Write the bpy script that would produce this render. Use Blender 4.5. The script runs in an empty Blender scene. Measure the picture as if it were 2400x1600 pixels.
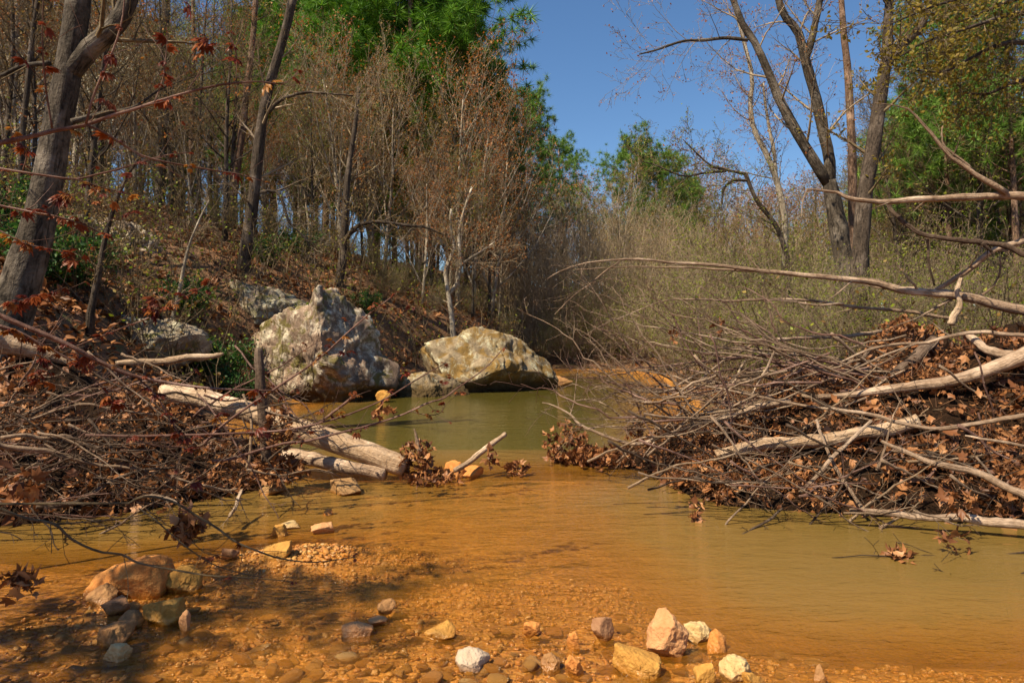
import bpy, math, random
import numpy as np
from mathutils import Vector

# ------------------------------------------------------------------ camera, sky, sun, exposure
scene = bpy.context.scene
col = scene.collection
CAM_H, F, CX, HY = 1.5, 1600.0, 1200.0, 785.0      # eye height over the water; focal length, centre column, horizon row in photo pixels
cam_d = bpy.data.cameras.new('camera'); cam = bpy.data.objects.new('camera', cam_d); col.objects.link(cam)
cam.location = (0, 0, CAM_H); cam.rotation_euler = (math.radians(90), 0, 0)
cam_d.sensor_width = 36; cam_d.lens = 24; cam_d.shift_y = (HY - 800) / 2400.0
cam_d.clip_start = 0.05; cam_d.clip_end = 3000
scene.camera = cam

SUN = Vector((-0.55, -0.45, 0.90)).normalized()
w = bpy.data.worlds.new('World'); scene.world = w; w.use_nodes = True
nt = w.node_tree; bg = nt.nodes['Background']
sky = nt.nodes.new('ShaderNodeTexSky'); sky.sky_type = 'NISHITA'; sky.sun_disc = False
sky.sun_elevation = math.asin(SUN.z); sky.sun_rotation = math.atan2(SUN.x, SUN.y)
sky.air_density = 1.0; sky.dust_density = 0.35; sky.ozone_density = 4.0
hs = nt.nodes.new('ShaderNodeHueSaturation'); hs.inputs['Saturation'].default_value = 1.12
nt.links.new(sky.outputs[0], hs.inputs['Color']); nt.links.new(hs.outputs[0], bg.inputs['Color'])
bg.inputs['Strength'].default_value = 0.076
sd = bpy.data.lights.new('sun', 'SUN'); sd.energy = 5.0; sd.angle = math.radians(0.53); sd.color = (1.0, 0.87, 0.64)
so = bpy.data.objects.new('sun', sd); col.objects.link(so); so.location = (-30, -15, 45)
so.rotation_euler = (-SUN).to_track_quat('-Z', 'Y').to_euler()
vs = scene.view_settings; vs.view_transform = 'Standard'; vs.look = 'None'; vs.exposure = 0.88; vs.gamma = 1.0
vs.use_curve_mapping = False
scene.cycles.max_bounces = 6; scene.cycles.transparent_max_bounces = 12
scene.cycles.caustics_reflective = False; scene.cycles.caustics_refractive = False
scene.cycles.use_denoising = True

rng = random.Random(7); nr = np.random.default_rng(7)

# ------------------------------------------------------------------ helpers
def P(px, py, d):
    return ((px - CX) / F * d, d, CAM_H - (py - HY) / F * d)
def gd(py, z=0.0):                                   # distance of a point at height z seen at row py below the horizon
    return (CAM_H - z) * F / (py - HY)
def zoom(ox, oy, s, pts):
    return [(ox + u * s, oy + v * s) for u, v in pts]
Z3 = lambda pts: zoom(1600, 0, 800 / 1568, pts)
Z1 = lambda pts: zoom(0, 0, 800 / 1568, pts)
Z2 = lambda pts: zoom(800, 0, 800 / 1568, pts)
Z4 = lambda pts: zoom(0, 600, 800 / 2091, pts)
Z5 = lambda pts: zoom(600, 600, 800 / 2091, pts)
Z6 = lambda pts: zoom(1300, 600, 1100 / 2352, pts)
Z7 = lambda pts: zoom(0, 1100, 1200 / 2352, pts)

def _hash(ix, iy, iz, seed):
    h = (ix.astype(np.int64) * 374761393 + iy.astype(np.int64) * 668265263 + iz.astype(np.int64) * 2147483647 + seed * 974711) & 0xffffffff
    h = ((h ^ (h >> 13)) * 1274126177) & 0xffffffff
    return ((h ^ (h >> 16)) & 0xffff) / 65535.0
def vnoise(p, seed=0):
    p = np.asarray(p, float); i = np.floor(p); f = p - i; f = f * f * (3 - 2 * f); i = i.astype(np.int64)
    out = 0
    for dx in (0, 1):
        wx = f[:, 0] if dx else 1 - f[:, 0]
        for dy in (0, 1):
            wy = f[:, 1] if dy else 1 - f[:, 1]
            for dz in (0, 1):
                wz = f[:, 2] if dz else 1 - f[:, 2]
                out = out + wx * wy * wz * _hash(i[:, 0] + dx, i[:, 1] + dy, i[:, 2] + dz, seed)
    return out * 2 - 1
def fbm(p, seed=0, octaves=4, gain=0.5):
    p = np.asarray(p, float); a, s, out = 1.0, 1.0, 0
    for o in range(octaves):
        out = out + a * vnoise(p * s + 17.3 * o, seed + o); a *= gain; s *= 2.03
    return out
def sstep(a, b, x):
    t = np.clip((x - a) / (b - a), 0, 1); return t * t * (3 - 2 * t)

def mesh_np(name, verts, faces, smooth=False, uv=None):
    """faces: list of int arrays (n, k)"""
    me = bpy.data.meshes.new(name); verts = np.asarray(verts, np.float32)
    me.vertices.add(len(verts)); me.vertices.foreach_set('co', verts.ravel())
    loops = np.concatenate([f.ravel() for f in faces]) if faces else np.zeros(0, int)
    sizes = np.concatenate([np.full(len(f), f.shape[1]) for f in faces]) if faces else np.zeros(0, int)
    starts = np.concatenate([[0], np.cumsum(sizes)[:-1]])
    me.loops.add(len(loops)); me.loops.foreach_set('vertex_index', loops.astype(np.int32))
    me.polygons.add(len(sizes)); me.polygons.foreach_set('loop_start', starts.astype(np.int32))
    me.polygons.foreach_set('loop_total', sizes.astype(np.int32))
    if smooth: me.polygons.foreach_set('use_smooth', np.ones(len(sizes), bool))
    if uv is not None:
        l = me.uv_layers.new(name='UVMap'); l.data.foreach_set('uv', np.asarray(uv, np.float32).ravel())
    me.update(calc_edges=True)
    return me
def link(name, me, mat=None, parent=None, loc=None):
    o = bpy.data.objects.new(name, me); col.objects.link(o)
    if mat is not None and len(me.materials) == 0: me.materials.append(mat)
    if parent is not None: o.parent = parent
    if loc is not None: o.location = loc
    return o
def tag(o, label=None, cat=None, group=None, kind=None):
    if label: o['label'] = label
    if cat: o['category'] = cat
    if group: o['group'] = group
    if kind: o['kind'] = kind
    return o
def thing(name, label, cat, loc=(0, 0, 0), group=None):
    o = bpy.data.objects.new(name, None); col.objects.link(o); o.location = loc; o.empty_display_size = 0.2
    return tag(o, label, cat, group)
def copy_tree(o, parent=None):
    c = o.copy(); col.objects.link(c); c.parent = parent
    for ch in o.children: copy_tree(ch, c)
    return c

class Tubes:
    def __init__(self): self.g = {}
    def add(self, pts, rad, sides=3):
        self.g.setdefault((len(pts), sides), []).append((pts, rad))
    def data(self, off=(0, 0, 0), rough=0.0, seed=1):
        V, Fc, base, UV = [], [], 0, []
        for (K, S), lst in self.g.items():
            Pt = np.array([a for a, b in lst], float) - np.array(off); R = np.array([b for a, b in lst], float); N = len(lst)
            T = np.gradient(Pt, axis=1); T /= np.linalg.norm(T, axis=2, keepdims=True) + 1e-9
            mean = Pt[:, -1] - Pt[:, 0]
            ref = np.where((np.abs(mean[:, 2]) > 0.75 * np.linalg.norm(mean, axis=1))[:, None], np.array([[0.31, 0.95, 0.02]]), np.array([[0.05, 0.03, 1.0]]))
            b1 = np.cross(T, ref[:, None, :]); b1 /= np.linalg.norm(b1, axis=2, keepdims=True) + 1e-9
            b2 = np.cross(T, b1)
            an = np.arange(S) * 2 * math.pi / S
            RR = R[:, :, None] * np.ones(S)
            ring = Pt[:, :, None, :] + RR[..., None] * (np.cos(an)[:, None] * b1[:, :, None, :] + np.sin(an)[:, None] * b2[:, :, None, :])
            if rough and S > 5:
                q = ring.reshape(-1, 3); rel = ring - Pt[:, :, None, :]
                n = fbm(q * np.array([1, 1, 0.6]) / (np.mean(R) * 1.6), seed, 3).reshape(N, K, S)
                ring = Pt[:, :, None, :] + rel * (1 + rough * n)[..., None]
            idx = base + np.arange(N * K * S).reshape(N, K, S); nx = np.roll(idx, -1, axis=2)
            q = np.stack([idx[:, :-1], nx[:, :-1], nx[:, 1:], idx[:, 1:]], axis=-1).reshape(-1, 4)
            Fc.append(q); V.append(ring.reshape(-1, 3)); base += N * K * S
            L = np.concatenate([np.zeros((N, 1)), np.cumsum(np.linalg.norm(np.diff(Pt, axis=1), axis=2), axis=1)], axis=1)
            s = np.arange(S) / S; s2 = (np.arange(S) + 1) / S
            u = np.broadcast_to(np.stack([s, s2, s2, s], -1)[None, None], (N, K - 1, S, 4))
            v = np.broadcast_to(np.stack([L[:, :-1], L[:, :-1], L[:, 1:], L[:, 1:]], -1)[:, :, None, :], (N, K - 1, S, 4))
            UV.append(np.stack([u, v], -1).reshape(-1, 2))
            if S >= 5:
                Fc.append(idx[:, 0, ::-1]); Fc.append(idx[:, -1, :])
                a = np.stack([0.5 + 0.1 * np.cos(an), 0.05 + 0.1 * np.sin(an)], -1)
                UV.append(np.broadcast_to(a, (N, S, 2)).reshape(-1, 2)); UV.append(np.broadcast_to(a, (N, S, 2)).reshape(-1, 2))
        if not V: return np.zeros((0, 3)), [], np.zeros((0, 2))
        return np.concatenate(V), Fc, np.concatenate(UV)
    def build(self, name, mat, parent=None, off=(0, 0, 0), loc=None, rough=0.0, smooth=True):
        v, f, uv = self.data(off, rough, rng.randint(1, 999))
        return link(name, mesh_np(name, v, f, smooth, uv), mat, parent, loc)

def curve(pts, rad, n):
    """Catmull-Rom through pts (3-D) with n samples"""
    pts = np.array(pts, float); rad = np.array(rad, float); m = len(pts)
    rad = np.interp(np.linspace(0, 1, m), np.linspace(0, 1, len(rad)), rad)
    ext = np.vstack([2 * pts[0] - pts[1], pts, 2 * pts[-1] - pts[-2]])
    t = np.linspace(0, m - 1 - 1e-6, n); i = t.astype(int); f = (t - i)[:, None]
    p0, p1, p2, p3 = ext[i], ext[i + 1], ext[i + 2], ext[i + 3]
    out = 0.5 * (2 * p1 + (p2 - p0) * f + (2 * p0 - 5 * p1 + 4 * p2 - p3) * f ** 2 + (3 * p1 - p0 - 3 * p2 + p3) * f ** 3)
    return out, np.interp(t, np.arange(m), rad)

def vnorm(v):
    l = math.sqrt(v[0] * v[0] + v[1] * v[1] + v[2] * v[2]) + 1e-9
    return (v[0] / l, v[1] / l, v[2] / l)
def vcross(a, b): return (a[1] * b[2] - a[2] * b[1], a[2] * b[0] - a[0] * b[2], a[0] * b[1] - a[1] * b[0])
def tilt(t, ang, az):
    ref = (0, 0, 1) if abs(t[2]) < 0.9 else (1, 0, 0)
    a = vnorm(vcross(t, ref)); b = vcross(t, a); c, s = math.cos(ang), math.sin(ang); ca, sa = math.cos(az), math.sin(az)
    return tuple(t[i] * c + (a[i] * ca + b[i] * sa) * s for i in range(3))

class Opt: pass
def opts(**k):
    o = Opt(); o.__dict__.update(k); return o
def grow(tb, tw, ends, p, d, L, r, lvl, o, R):
    n = o.seg[lvl]; st = L / n; pts = [p]; rad = [r]; dirs = [d]
    wg = o.wig[lvl]; tr = o.trop[lvl]; tp = o.taper[lvl]
    for i in range(n):
        d = vnorm((d[0] + R.uniform(-wg, wg), d[1] + R.uniform(-wg, wg), d[2] + R.uniform(-wg, wg) + tr))
        p = (p[0] + d[0] * st, p[1] + d[1] * st, p[2] + d[2] * st)
        pts.append(p); dirs.append(d); rad.append(max(r * (1 - (i + 1) / n * tp), o.rmin))
    (tb if lvl < o.limbs else tw).add(pts, rad, o.sides[lvl])
    if lvl >= o.maxl:
        ends.append((p, d)); 
        if n > 1: ends.append((pts[n // 2 + 1] if n > 2 else pts[1], d))
        return
    sprout(tb, tw, ends, pts, rad, dirs, L, lvl, o, R)
def sprout(tb, tw, ends, pts, rad, dirs, L, lvl, o, R):
    k = o.kids[lvl]; n = len(pts) - 1; az = R.uniform(0, 6.28)
    for j in range(k):
        t = o.t0[lvl] + (1 - o.t0[lvl]) * (j + R.random()) / k
        x = min(t * n, n - 1e-4); i = int(x); f = x - i
        q = tuple(pts[i][c] * (1 - f) + pts[i + 1][c] * f for c in range(3)); rr = rad[i] * (1 - f) + rad[i + 1] * f
        az += 2.4 + R.uniform(-0.6, 0.6)
        dd = tilt(dirs[min(i + 1, n)], o.ang[lvl] * R.uniform(0.65, 1.3), az)
        if o.flat and lvl >= 1: dd = vnorm((dd[0], dd[1], dd[2] * o.flat))
        tt = (t - o.t0[lvl]) / (1 - o.t0[lvl])
        LL = L * o.ratio[lvl] * (1 - o.fall[lvl] * tt) * R.uniform(0.6, 1.25)
        grow(tb, tw, ends, q, dd, LL, max(min(rr * 0.8, rr * o.rr[lvl]), o.rmin), lvl + 1, o, R)

# ------------------------------------------------------------------ leaf shapes (small meshes: verts, faces)
def fan(outline, curl=0.0, fold=0.0):
    v = [(0, 0.15, 0)] + [(x, y, 0) for x, y in outline]
    v = [(x, y, z - curl * (x * x + (y - .4) ** 2) + fold * abs(x)) for x, y, z in v]
    f = [(0, i, i + 1) for i in range(1, len(outline))] + [(0, len(outline), 1)]
    return np.array(v, float), np.array(f)
LOBED = [(0, -.1), (.28, .02), (.5, .06), (.36, .24), (.58, .5), (.3, .5), (.16, .62), (0, 1.0), (-.16, .62), (-.3, .5), (-.58, .5), (-.36, .24), (-.5, .06), (-.28, .02)]
OVAL = [(0, 0), (.2, .2), (.25, .5), (.15, .8), (0, 1), (-.15, .8), (-.25, .5), (-.2, .2)]
OAK = [(0, -.1), (.12, .1), (.3, .18), (.16, .32), (.36, .5), (.16, .6), (.22, .82), (0, 1.05), (-.2, .8), (-.16, .58), (-.36, .48), (-.15, .32), (-.3, .15), (-.1, .1)]
DEAD = [fan(LOBED, .5, .25), fan(LOBED, -.6, .1), fan(OAK, .7, .3), fan(OVAL, .5, .4), fan(LOBED, 1.0, -.3), fan(OAK, -.5, -.2)]
_g = np.random.default_rng(77)
for _i in range(12):
    _b = [LOBED, OAK, OVAL, LOBED][_i % 4]; _o = [(a * _g.uniform(.55, 1.1) + _g.normal() * .05, b * _g.uniform(.85, 1.1) + _g.normal() * .04) for a, b in _b]
    if _i % 3 == 0: _o = _o[:-_g.integers(2, 5)]         # torn
    DEAD.append(fan(_o, _g.uniform(-1.4, 1.6), _g.uniform(-.6, .7)))
TINY = [(np.array([(0, 0, 0), (.3, .5, .05), (0, 1, 0), (-.3, .5, .05)], float), np.array([(0, 1, 2), (0, 2, 3)]))]

def rand_rot(N, normals=None, spread=1.0, g=nr):
    if normals is None:
        q = g.normal(size=(N, 4)); q /= np.linalg.norm(q, axis=1, keepdims=True)
        a, b, c, d = q.T
        return np.stack([np.stack([1 - 2 * (c * c + d * d), 2 * (b * c - a * d), 2 * (b * d + a * c)], -1),
                         np.stack([2 * (b * c + a * d), 1 - 2 * (b * b + d * d), 2 * (c * d - a * b)], -1),
                         np.stack([2 * (b * d - a * c), 2 * (c * d + a * b), 1 - 2 * (b * b + c * c)], -1)], 1)
    n = normals + g.normal(size=(N, 3)) * spread; n /= np.linalg.norm(n, axis=1, keepdims=True)
    t = g.normal(size=(N, 3)); t -= n * np.sum(t * n, 1, keepdims=True); t /= np.linalg.norm(t, axis=1, keepdims=True)
    return np.stack([np.cross(t, n), t, n], -1)
def scatter(temps, pos, size, rot, pick=None, g=nr):
    """copies of small template meshes merged into one (verts, faces)"""
    N = len(pos); pick = g.integers(0, len(temps), N) if pick is None else pick; V, Fc, b = [], [], 0
    for k, (tv, tf) in enumerate(temps):
        m = np.where(pick == k)[0]
        if not len(m): continue
        v = np.einsum('nij,vj->nvi', rot[m], tv) * size[m][:, None, None] + pos[m][:, None, :]
        f = tf[None] + (b + np.arange(len(m)) * len(tv))[:, None, None]
        V.append(v.reshape(-1, 3)); Fc.append(f.reshape(-1, tf.shape[1])); b += len(m) * len(tv)
    return np.concatenate(V), Fc

# ------------------------------------------------------------------ materials
class N:
    def __init__(self, name):
        self.m = bpy.data.materials.new(name); self.m.use_nodes = True; self.t = self.m.node_tree
        self.b = self.t.nodes['Principled BSDF']; self.o = self.t.nodes['Material Output']
    def n(self, ty, **k):
        x = self.t.nodes.new(ty)
        for a, v in k.items():
            if a in x.inputs.keys() if isinstance(a, str) else False: x.inputs[a].default_value = v
            else: setattr(x, a, v)
        return x
    def l(self, a, b): self.t.links.new(a, b)
    def coord(self, kind='Object', scale=(1, 1, 1)):
        tc = self.n('ShaderNodeTexCoord'); mp = self.n('ShaderNodeMapping'); mp.inputs['Scale'].default_value = scale
        self.l(tc.outputs[kind], mp.inputs['Vector']); return mp.outputs[0]
    def geo(self): return self.n('ShaderNodeNewGeometry')
    def noise(self, vec, scale, detail=5, rough=0.6, dist=0.0):
        x = self.n('ShaderNodeTexNoise'); x.inputs['Scale'].default_value = scale; x.inputs['Detail'].default_value = detail
        x.inputs['Roughness'].default_value = rough; x.inputs['Distortion'].default_value = dist
        self.l(vec, x.inputs['Vector']); return x.outputs['Fac']
    def ramp(self, fac, stops, interp='LINEAR'):
        x = self.n('ShaderNodeValToRGB'); cr = x.color_ramp; cr.interpolation = interp
        while len(cr.elements) < len(stops): cr.elements.new(0.5)
        for e, (p, c) in zip(cr.elements, stops):
            e.position = p; e.color = (*c, 1) if len(c) == 3 else c
        self.l(fac, x.inputs[0]); return x.outputs[0]
    def mix(self, fac, a, b, mode='MIX'):
        x = self.n('ShaderNodeMix', data_type='RGBA', blend_type=mode)
        for i, v in ((0, fac), (6, a), (7, b)):
            if hasattr(v, 'is_linked'): self.l(v, x.inputs[i])
            else: x.inputs[i].default_value = v if i == 0 else (*v, 1)
        return x.outputs[2]
    def math(self, op, a, b=0.0, clamp=False):
        x = self.n('ShaderNodeMath', operation=op); x.use_clamp = clamp
        for i, v in ((0, a), (1, b)):
            if hasattr(v, 'is_linked'): self.l(v, x.inputs[i])
            else: x.inputs[i].default_value = v
        return x.outputs[0]
    def bump(self, h, strength=0.5, dist=0.02):
        x = self.n('ShaderNodeBump'); x.inputs['Strength'].default_value = strength; x.inputs['Distance'].default_value = dist
        self.l(h, x.inputs['Height']); self.l(x.outputs[0], self.b.inputs['Normal']); return x.outputs[0]
    def fin(self, colr, rough=0.85, spec=0.25):
        if hasattr(colr, 'is_linked'): self.l(colr, self.b.inputs['Base Color'])
        else: self.b.inputs['Base Color'].default_value = (*colr, 1)
        if hasattr(rough, 'is_linked'): self.l(rough, self.b.inputs['Roughness'])
        else: self.b.inputs['Roughness'].default_value = rough
        self.b.inputs['Specular IOR Level'].default_value = spec
        return self.m

def bark(name, c1, c2, c3, scale=6.0, bumpd=0.045):
    crack = .8 if name.startswith('bark') else .3 if name in ('drift_pale', 'drift_dark') else .12
    k = N(name); v = k.coord('UV', (9, 2.2, 1)); ob = k.coord('Object')
    n1 = k.noise(v, 1.0, 6, 0.65, 0.6); n2 = k.noise(ob, scale * 0.35, 4); n3 = k.noise(ob, scale * 4, 3)
    c = k.ramp(n1, [(0.3, c1), (0.55, c2), (0.75, c3)])
    c = k.mix(k.ramp(n2, [(0.5, (0, 0, 0)), (0.68, (1, 1, 1))]), c, tuple(min(1, x * 1.5 + .03) for x in c3))
    c = k.mix(0.35, c, k.ramp(n3, [(0.3, c1), (0.7, c3)]))
    c = k.mix(k.ramp(k.noise(k.coord('UV', (22, 3.5, 1)), 1.0, 4, .6, .9), [(.36, (crack,) * 3), (.5, (0, 0, 0))]), c, tuple(x * .45 for x in c1))
    k.bump(k.math('ADD', n1, k.math('MULTIPLY', n3, 0.4)), 1.0, bumpd)
    return k.fin(c, 0.9, 0.15)
def leafmat(name, stops, trans=0.35, rough=0.55, byobj=False):
    k = N(name)
    if byobj:
        oi = k.n('ShaderNodeObjectInfo'); f = oi.outputs['Random']
        f = k.math('FRACT', k.math('ADD', k.math('MULTIPLY', k.geo().outputs['Random Per Island'], .45), f))
    else: f = k.geo().outputs['Random Per Island']
    c = k.ramp(f, stops)
    n = k.noise(k.coord('Object'), 45.0, 3); c = k.mix(k.math('MULTIPLY', n, 0.5), c, tuple(x * .55 for x in stops[0][1]))
    k.fin(c, rough, 0.3)
    tr = k.n('ShaderNodeBsdfTranslucent'); k.l(c, tr.inputs['Color'])
    mx = k.n('ShaderNodeMixShader'); mx.inputs[0].default_value = trans
    k.l(k.b.outputs[0], mx.inputs[1]); k.l(tr.outputs[0], mx.inputs[2]); k.l(mx.outputs[0], k.o.inputs['Surface'])
    return k.m
M = {}
M['bark_grey'] = bark('bark_grey', (.020, .015, .011), (.072, .055, .040), (.155, .125, .095))
M['bark_dark'] = bark('bark_dark', (.022, .016, .012), (.07, .05, .036), (.14, .105, .08))
M['bark_pine'] = bark('bark_pine', (.05, .028, .018), (.16, .095, .062), (.30, .19, .13))
M['bark_pale'] = bark('bark_pale', (.16, .125, .09), (.35, .285, .21), (.50, .43, .34))
M['twig_pale'] = bark('twig_pale', (.20, .14, .085), (.36, .265, .17), (.50, .39, .27))
M['twig_brown'] = bark('twig_brown', (.09, .06, .03), (.20, .14, .078), (.33, .245, .145))
M['twig_red'] = bark('twig_red', (.10, .042, .032), (.24, .125, .095), (.42, .27, .215))
M['drift_grey'] = bark('drift_grey', (.13, .075, .045), (.33, .22, .145), (.53, .39, .28))
M['drift_pale'] = bark('drift_pale', (.22, .13, .07), (.42, .28, .17), (.58, .43, .30))
M['drift_dark'] = bark('drift_dark', (.04, .024, .016), (.11, .07, .048), (.20, .14, .10))
M['needle'] = leafmat('needle', [(0, (.035, .115, .006)), (.5, (.115, .28, .014)), (1, (.24, .42, .035))], .25)
M['needle_far'] = leafmat('needle_far', [(0, (.07, .15, .015)), (.5, (.14, .27, .03)), (1, (.25, .36, .06))], .25)
M['needle_dry'] = leafmat('needle_dry', [(0, (.10, .04, .016)), (.5, (.20, .085, .032)), (1, (.30, .14, .055))], .1)
M['bud_orange'] = leafmat('bud_orange', [(0, (.24, .065, .014)), (.5, (.38, .125, .022)), (1, (.44, .20, .035))], .35)
M['bud_brown'] = leafmat('bud_brown', [(0, (.17, .085, .02)), (.5, (.27, .16, .035)), (1, (.33, .25, .05))], .3)
M['bud_green'] = leafmat('bud_green', [(0, (.15, .20, .014)), (.5, (.25, .31, .022)), (1, (.36, .35, .04))], .4)
M['leaf_olive'] = leafmat('leaf_olive', [(0, (.17, .13, .016)), (.5, (.26, .20, .022)), (1, (.34, .22, .04))], .45)
M['leaf_green'] = leafmat('leaf_green', [(0, (.02, .07, .012)), (.5, (.045, .13, .02)), (1, (.10, .19, .03))], .35)
M['blossom'] = leafmat('blossom', [(0, (.55, .50, .33)), (1, (.78, .74, .58))], .3)
M['dead'] = leafmat('dead', [(0, (.085, .030, .012)), (.35, (.20, .075, .026)), (.7, (.36, .145, .050)), (1, (.50, .24, .10))], .18, .5)
M['dead_obj'] = leafmat('dead_obj', [(0, (.12, .045, .018)), (.4, (.26, .10, .036)), (.75, (.42, .18, .065)), (1, (.55, .28, .12))], .18, .5, True)
M['maple'] = leafmat('maple', [(0, (.10, .018, .012)), (.4, (.21, .042, .02)), (.75, (.33, .095, .026)), (1, (.40, .18, .03))], .42, .45, True)

def rockmat(name, base, light, moss, mossamt=.5, stain=True, wet=.12):
    k = N(name); ob = k.coord('Object')
    n1 = k.noise(ob, 1.3, 8, .7, .6); n2 = k.noise(ob, 2.6, 10, .78, .3); n3 = k.noise(ob, 22, 6, .7)
    c = k.mix(k.ramp(n1, [(.42, (0, 0, 0)), (.58, (1, 1, 1))]), base, tuple(x * .42 for x in base))
    c = k.mix(k.ramp(n2, [(.49, (0, 0, 0)), (.60, (1, 1, 1))]), c, light)
    n4 = k.noise(ob, 2.3, 5, .7, .8)
    c = k.mix(k.ramp(n4, [(.62 - .2 * mossamt, (0, 0, 0)), (.72 - .2 * mossamt, (1, 1, 1))]), c, moss)
    c = k.mix(k.ramp(n3, [(.3, (.8, .8, .8)), (.48, (0, 0, 0))]), c, tuple(x * .3 for x in base))
    if stain:
        g = k.geo(); sx = k.n('ShaderNodeSeparateXYZ'); k.l(g.outputs['Position'], sx.inputs[0])
        z = k.math('ADD', sx.outputs['Z'], k.math('MULTIPLY', n2, -.25))
        c = k.mix(k.ramp(z, [(0.05, (1, 1, 1)), (wet * 2.4, (0, 0, 0))]), c, (.07, .045, .018))
    k.bump(k.math('ADD', k.math('MULTIPLY', n2, .6), k.math('MULTIPLY', n3, .5)), .8, .05)
    return k.fin(c, .9, .2)
M['boulder'] = rockmat('boulder', (.28, .19, .135), (.56, .48, .36), (.13, .105, .032), .55)
M['boulder_moss'] = rockmat('boulder_moss', (.30, .225, .14), (.50, .46, .31), (.20, .12, .036), .8)
M['boulder_grey'] = rockmat('boulder_grey', (.30, .23, .165), (.50, .46, .33), (.14, .125, .045), .5, False)
def stonemat(name, c1, c2, byobj=False, stops=None):
    k = N(name); ob = k.coord('Object'); n1 = k.noise(ob, 9, 6, .65, .5); n2 = k.noise(ob, 60, 3)
    if stops: c = k.ramp(k.n('ShaderNodeObjectInfo').outputs['Random'] if byobj else k.geo().outputs['Random Per Island'], stops)
    else: c = k.ramp(n1, [(.32, c1), (.66, c2)])
    c = k.mix(k.math('MULTIPLY', n2, .4), c, (.22, .09, .02) if stops else tuple(x * .6 for x in c1))
    g = k.geo(); sx = k.n('ShaderNodeSeparateXYZ'); k.l(g.outputs['Position'], sx.inputs[0])
    z = k.math('ADD', sx.outputs['Z'], k.math('MULTIPLY', n1, -.02))
    wetf = k.ramp(z, [(0.002, (1, 1, 1)), (.03, (0, 0, 0))])
    c = k.mix(k.math('MULTIPLY', wetf, .35 if stops else .5), c, (.40, .15, .016) if stops else (.28, .10, .013))
    k.bump(k.math('ADD', n1, k.math('MULTIPLY', n2, .5)), .9, .02)
    r = k.math('SUBTRACT', .8, k.math('MULTIPLY', wetf, .62))
    return k.fin(c, r, .4)
M['stone_orange'] = stonemat('stone_orange', (.46, .15, .025), (.64, .29, .075))
M['stone_ochre'] = stonemat('stone_ochre', (.36, .155, .022), (.54, .29, .06))
M['stone_pink'] = stonemat('stone_pink', (.46, .205, .075), (.62, .33, .15))
M['stone_cream'] = stonemat('stone_cream', (.46, .28, .10), (.66, .48, .24))
M['stone_white'] = stonemat('stone_white', (.42, .30, .20), (.54, .42, .31))
M['stone_mauve'] = stonemat('stone_mauve', (.22, .095, .04), (.36, .19, .09))
M['stone_grey'] = stonemat('stone_grey', (.24, .12, .04), (.36, .21, .085))
M['stone_brown'] = stonemat('stone_brown', (.22, .095, .03), (.40, .21, .075))
PEB = [(0, (.32, .12, .02)), (.25, (.48, .20, .035)), (.5, (.55, .29, .07)), (.65, (.34, .13, .025)), (.8, (.52, .21, .06)), (.93, (.60, .38, .15)), (1, (.38, .19, .06))]
M['pebble'] = stonemat('pebble', None, None, True, PEB)
M['gravel'] = stonemat('gravel', None, None, False, PEB)

def groundmat():
    k = N('ground'); ob = k.coord('Object')
    n1 = k.noise(ob, .35, 5); n2 = k.noise(ob, 3.2, 6, .65); n3 = k.noise(ob, 22, 4, .65)
    litter = k.ramp(n3, [(.3, (.055, .028, .014)), (.5, (.15, .075, .036)), (.72, (.26, .14, .07))])
    green = k.ramp(n3, [(.3, (.03, .04, .012)), (.7, (.10, .12, .03))])
    c = k.mix(k.ramp(n2, [(.52, (0, 0, 0)), (.66, (.7, .7, .7))]), litter, green)
    vo = k.n('ShaderNodeTexVoronoi'); vo.inputs['Scale'].default_value = 26; k.l(ob, vo.inputs['Vector'])
    sv = k.n('ShaderNodeSeparateColor'); k.l(vo.outputs['Color'], sv.inputs[0])
    vo2 = k.n('ShaderNodeTexVoronoi'); vo2.inputs['Scale'].default_value = 60; k.l(ob, vo2.inputs['Vector'])
    sv2 = k.n('ShaderNodeSeparateColor'); k.l(vo2.outputs['Color'], sv2.inputs[0])
    bed = k.ramp(sv.outputs[0], [(0, (.24, .085, .014)), (.35, (.42, .165, .022)), (.6, (.54, .24, .035)), (.85, (.34, .13, .025)), (1, (.50, .29, .09))])
    bed = k.mix(.45, bed, k.ramp(sv2.outputs[0], [(0, (.24, .08, .012)), (.5, (.50, .20, .025)), (1, (.58, .31, .08))]))
    bed = k.mix(k.ramp(n2, [(.35, (.55, .55, .55)), (.6, (0, 0, 0))]), bed, (.17, .075, .02))
    g = k.geo(); sx = k.n('ShaderNodeSeparateXYZ'); k.l(g.outputs['Position'], sx.inputs[0])
    z = k.math('ADD', sx.outputs['Z'], k.math('MULTIPLY', n2, -.10))
    c = k.mix(k.ramp(z, [(-.06, (1, 1, 1)), (.0, (0, 0, 0))]), c, bed)
    k.bump(k.math('ADD', k.math('MULTIPLY', vo.outputs['Distance'], -.6), n3), .8, .03)
    return k.fin(c, .75, .3)
M['ground'] = groundmat()
def soilmat():
    k = N('soil'); n3 = k.noise(k.coord('Object'), 30, 5, .7)
    k.bump(n3, 1, .05)
    return k.fin(k.ramp(n3, [(.35, (.012, .007, .004)), (.7, (.045, .022, .011))]), .95, .1)
M['soil'] = soilmat()
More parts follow.
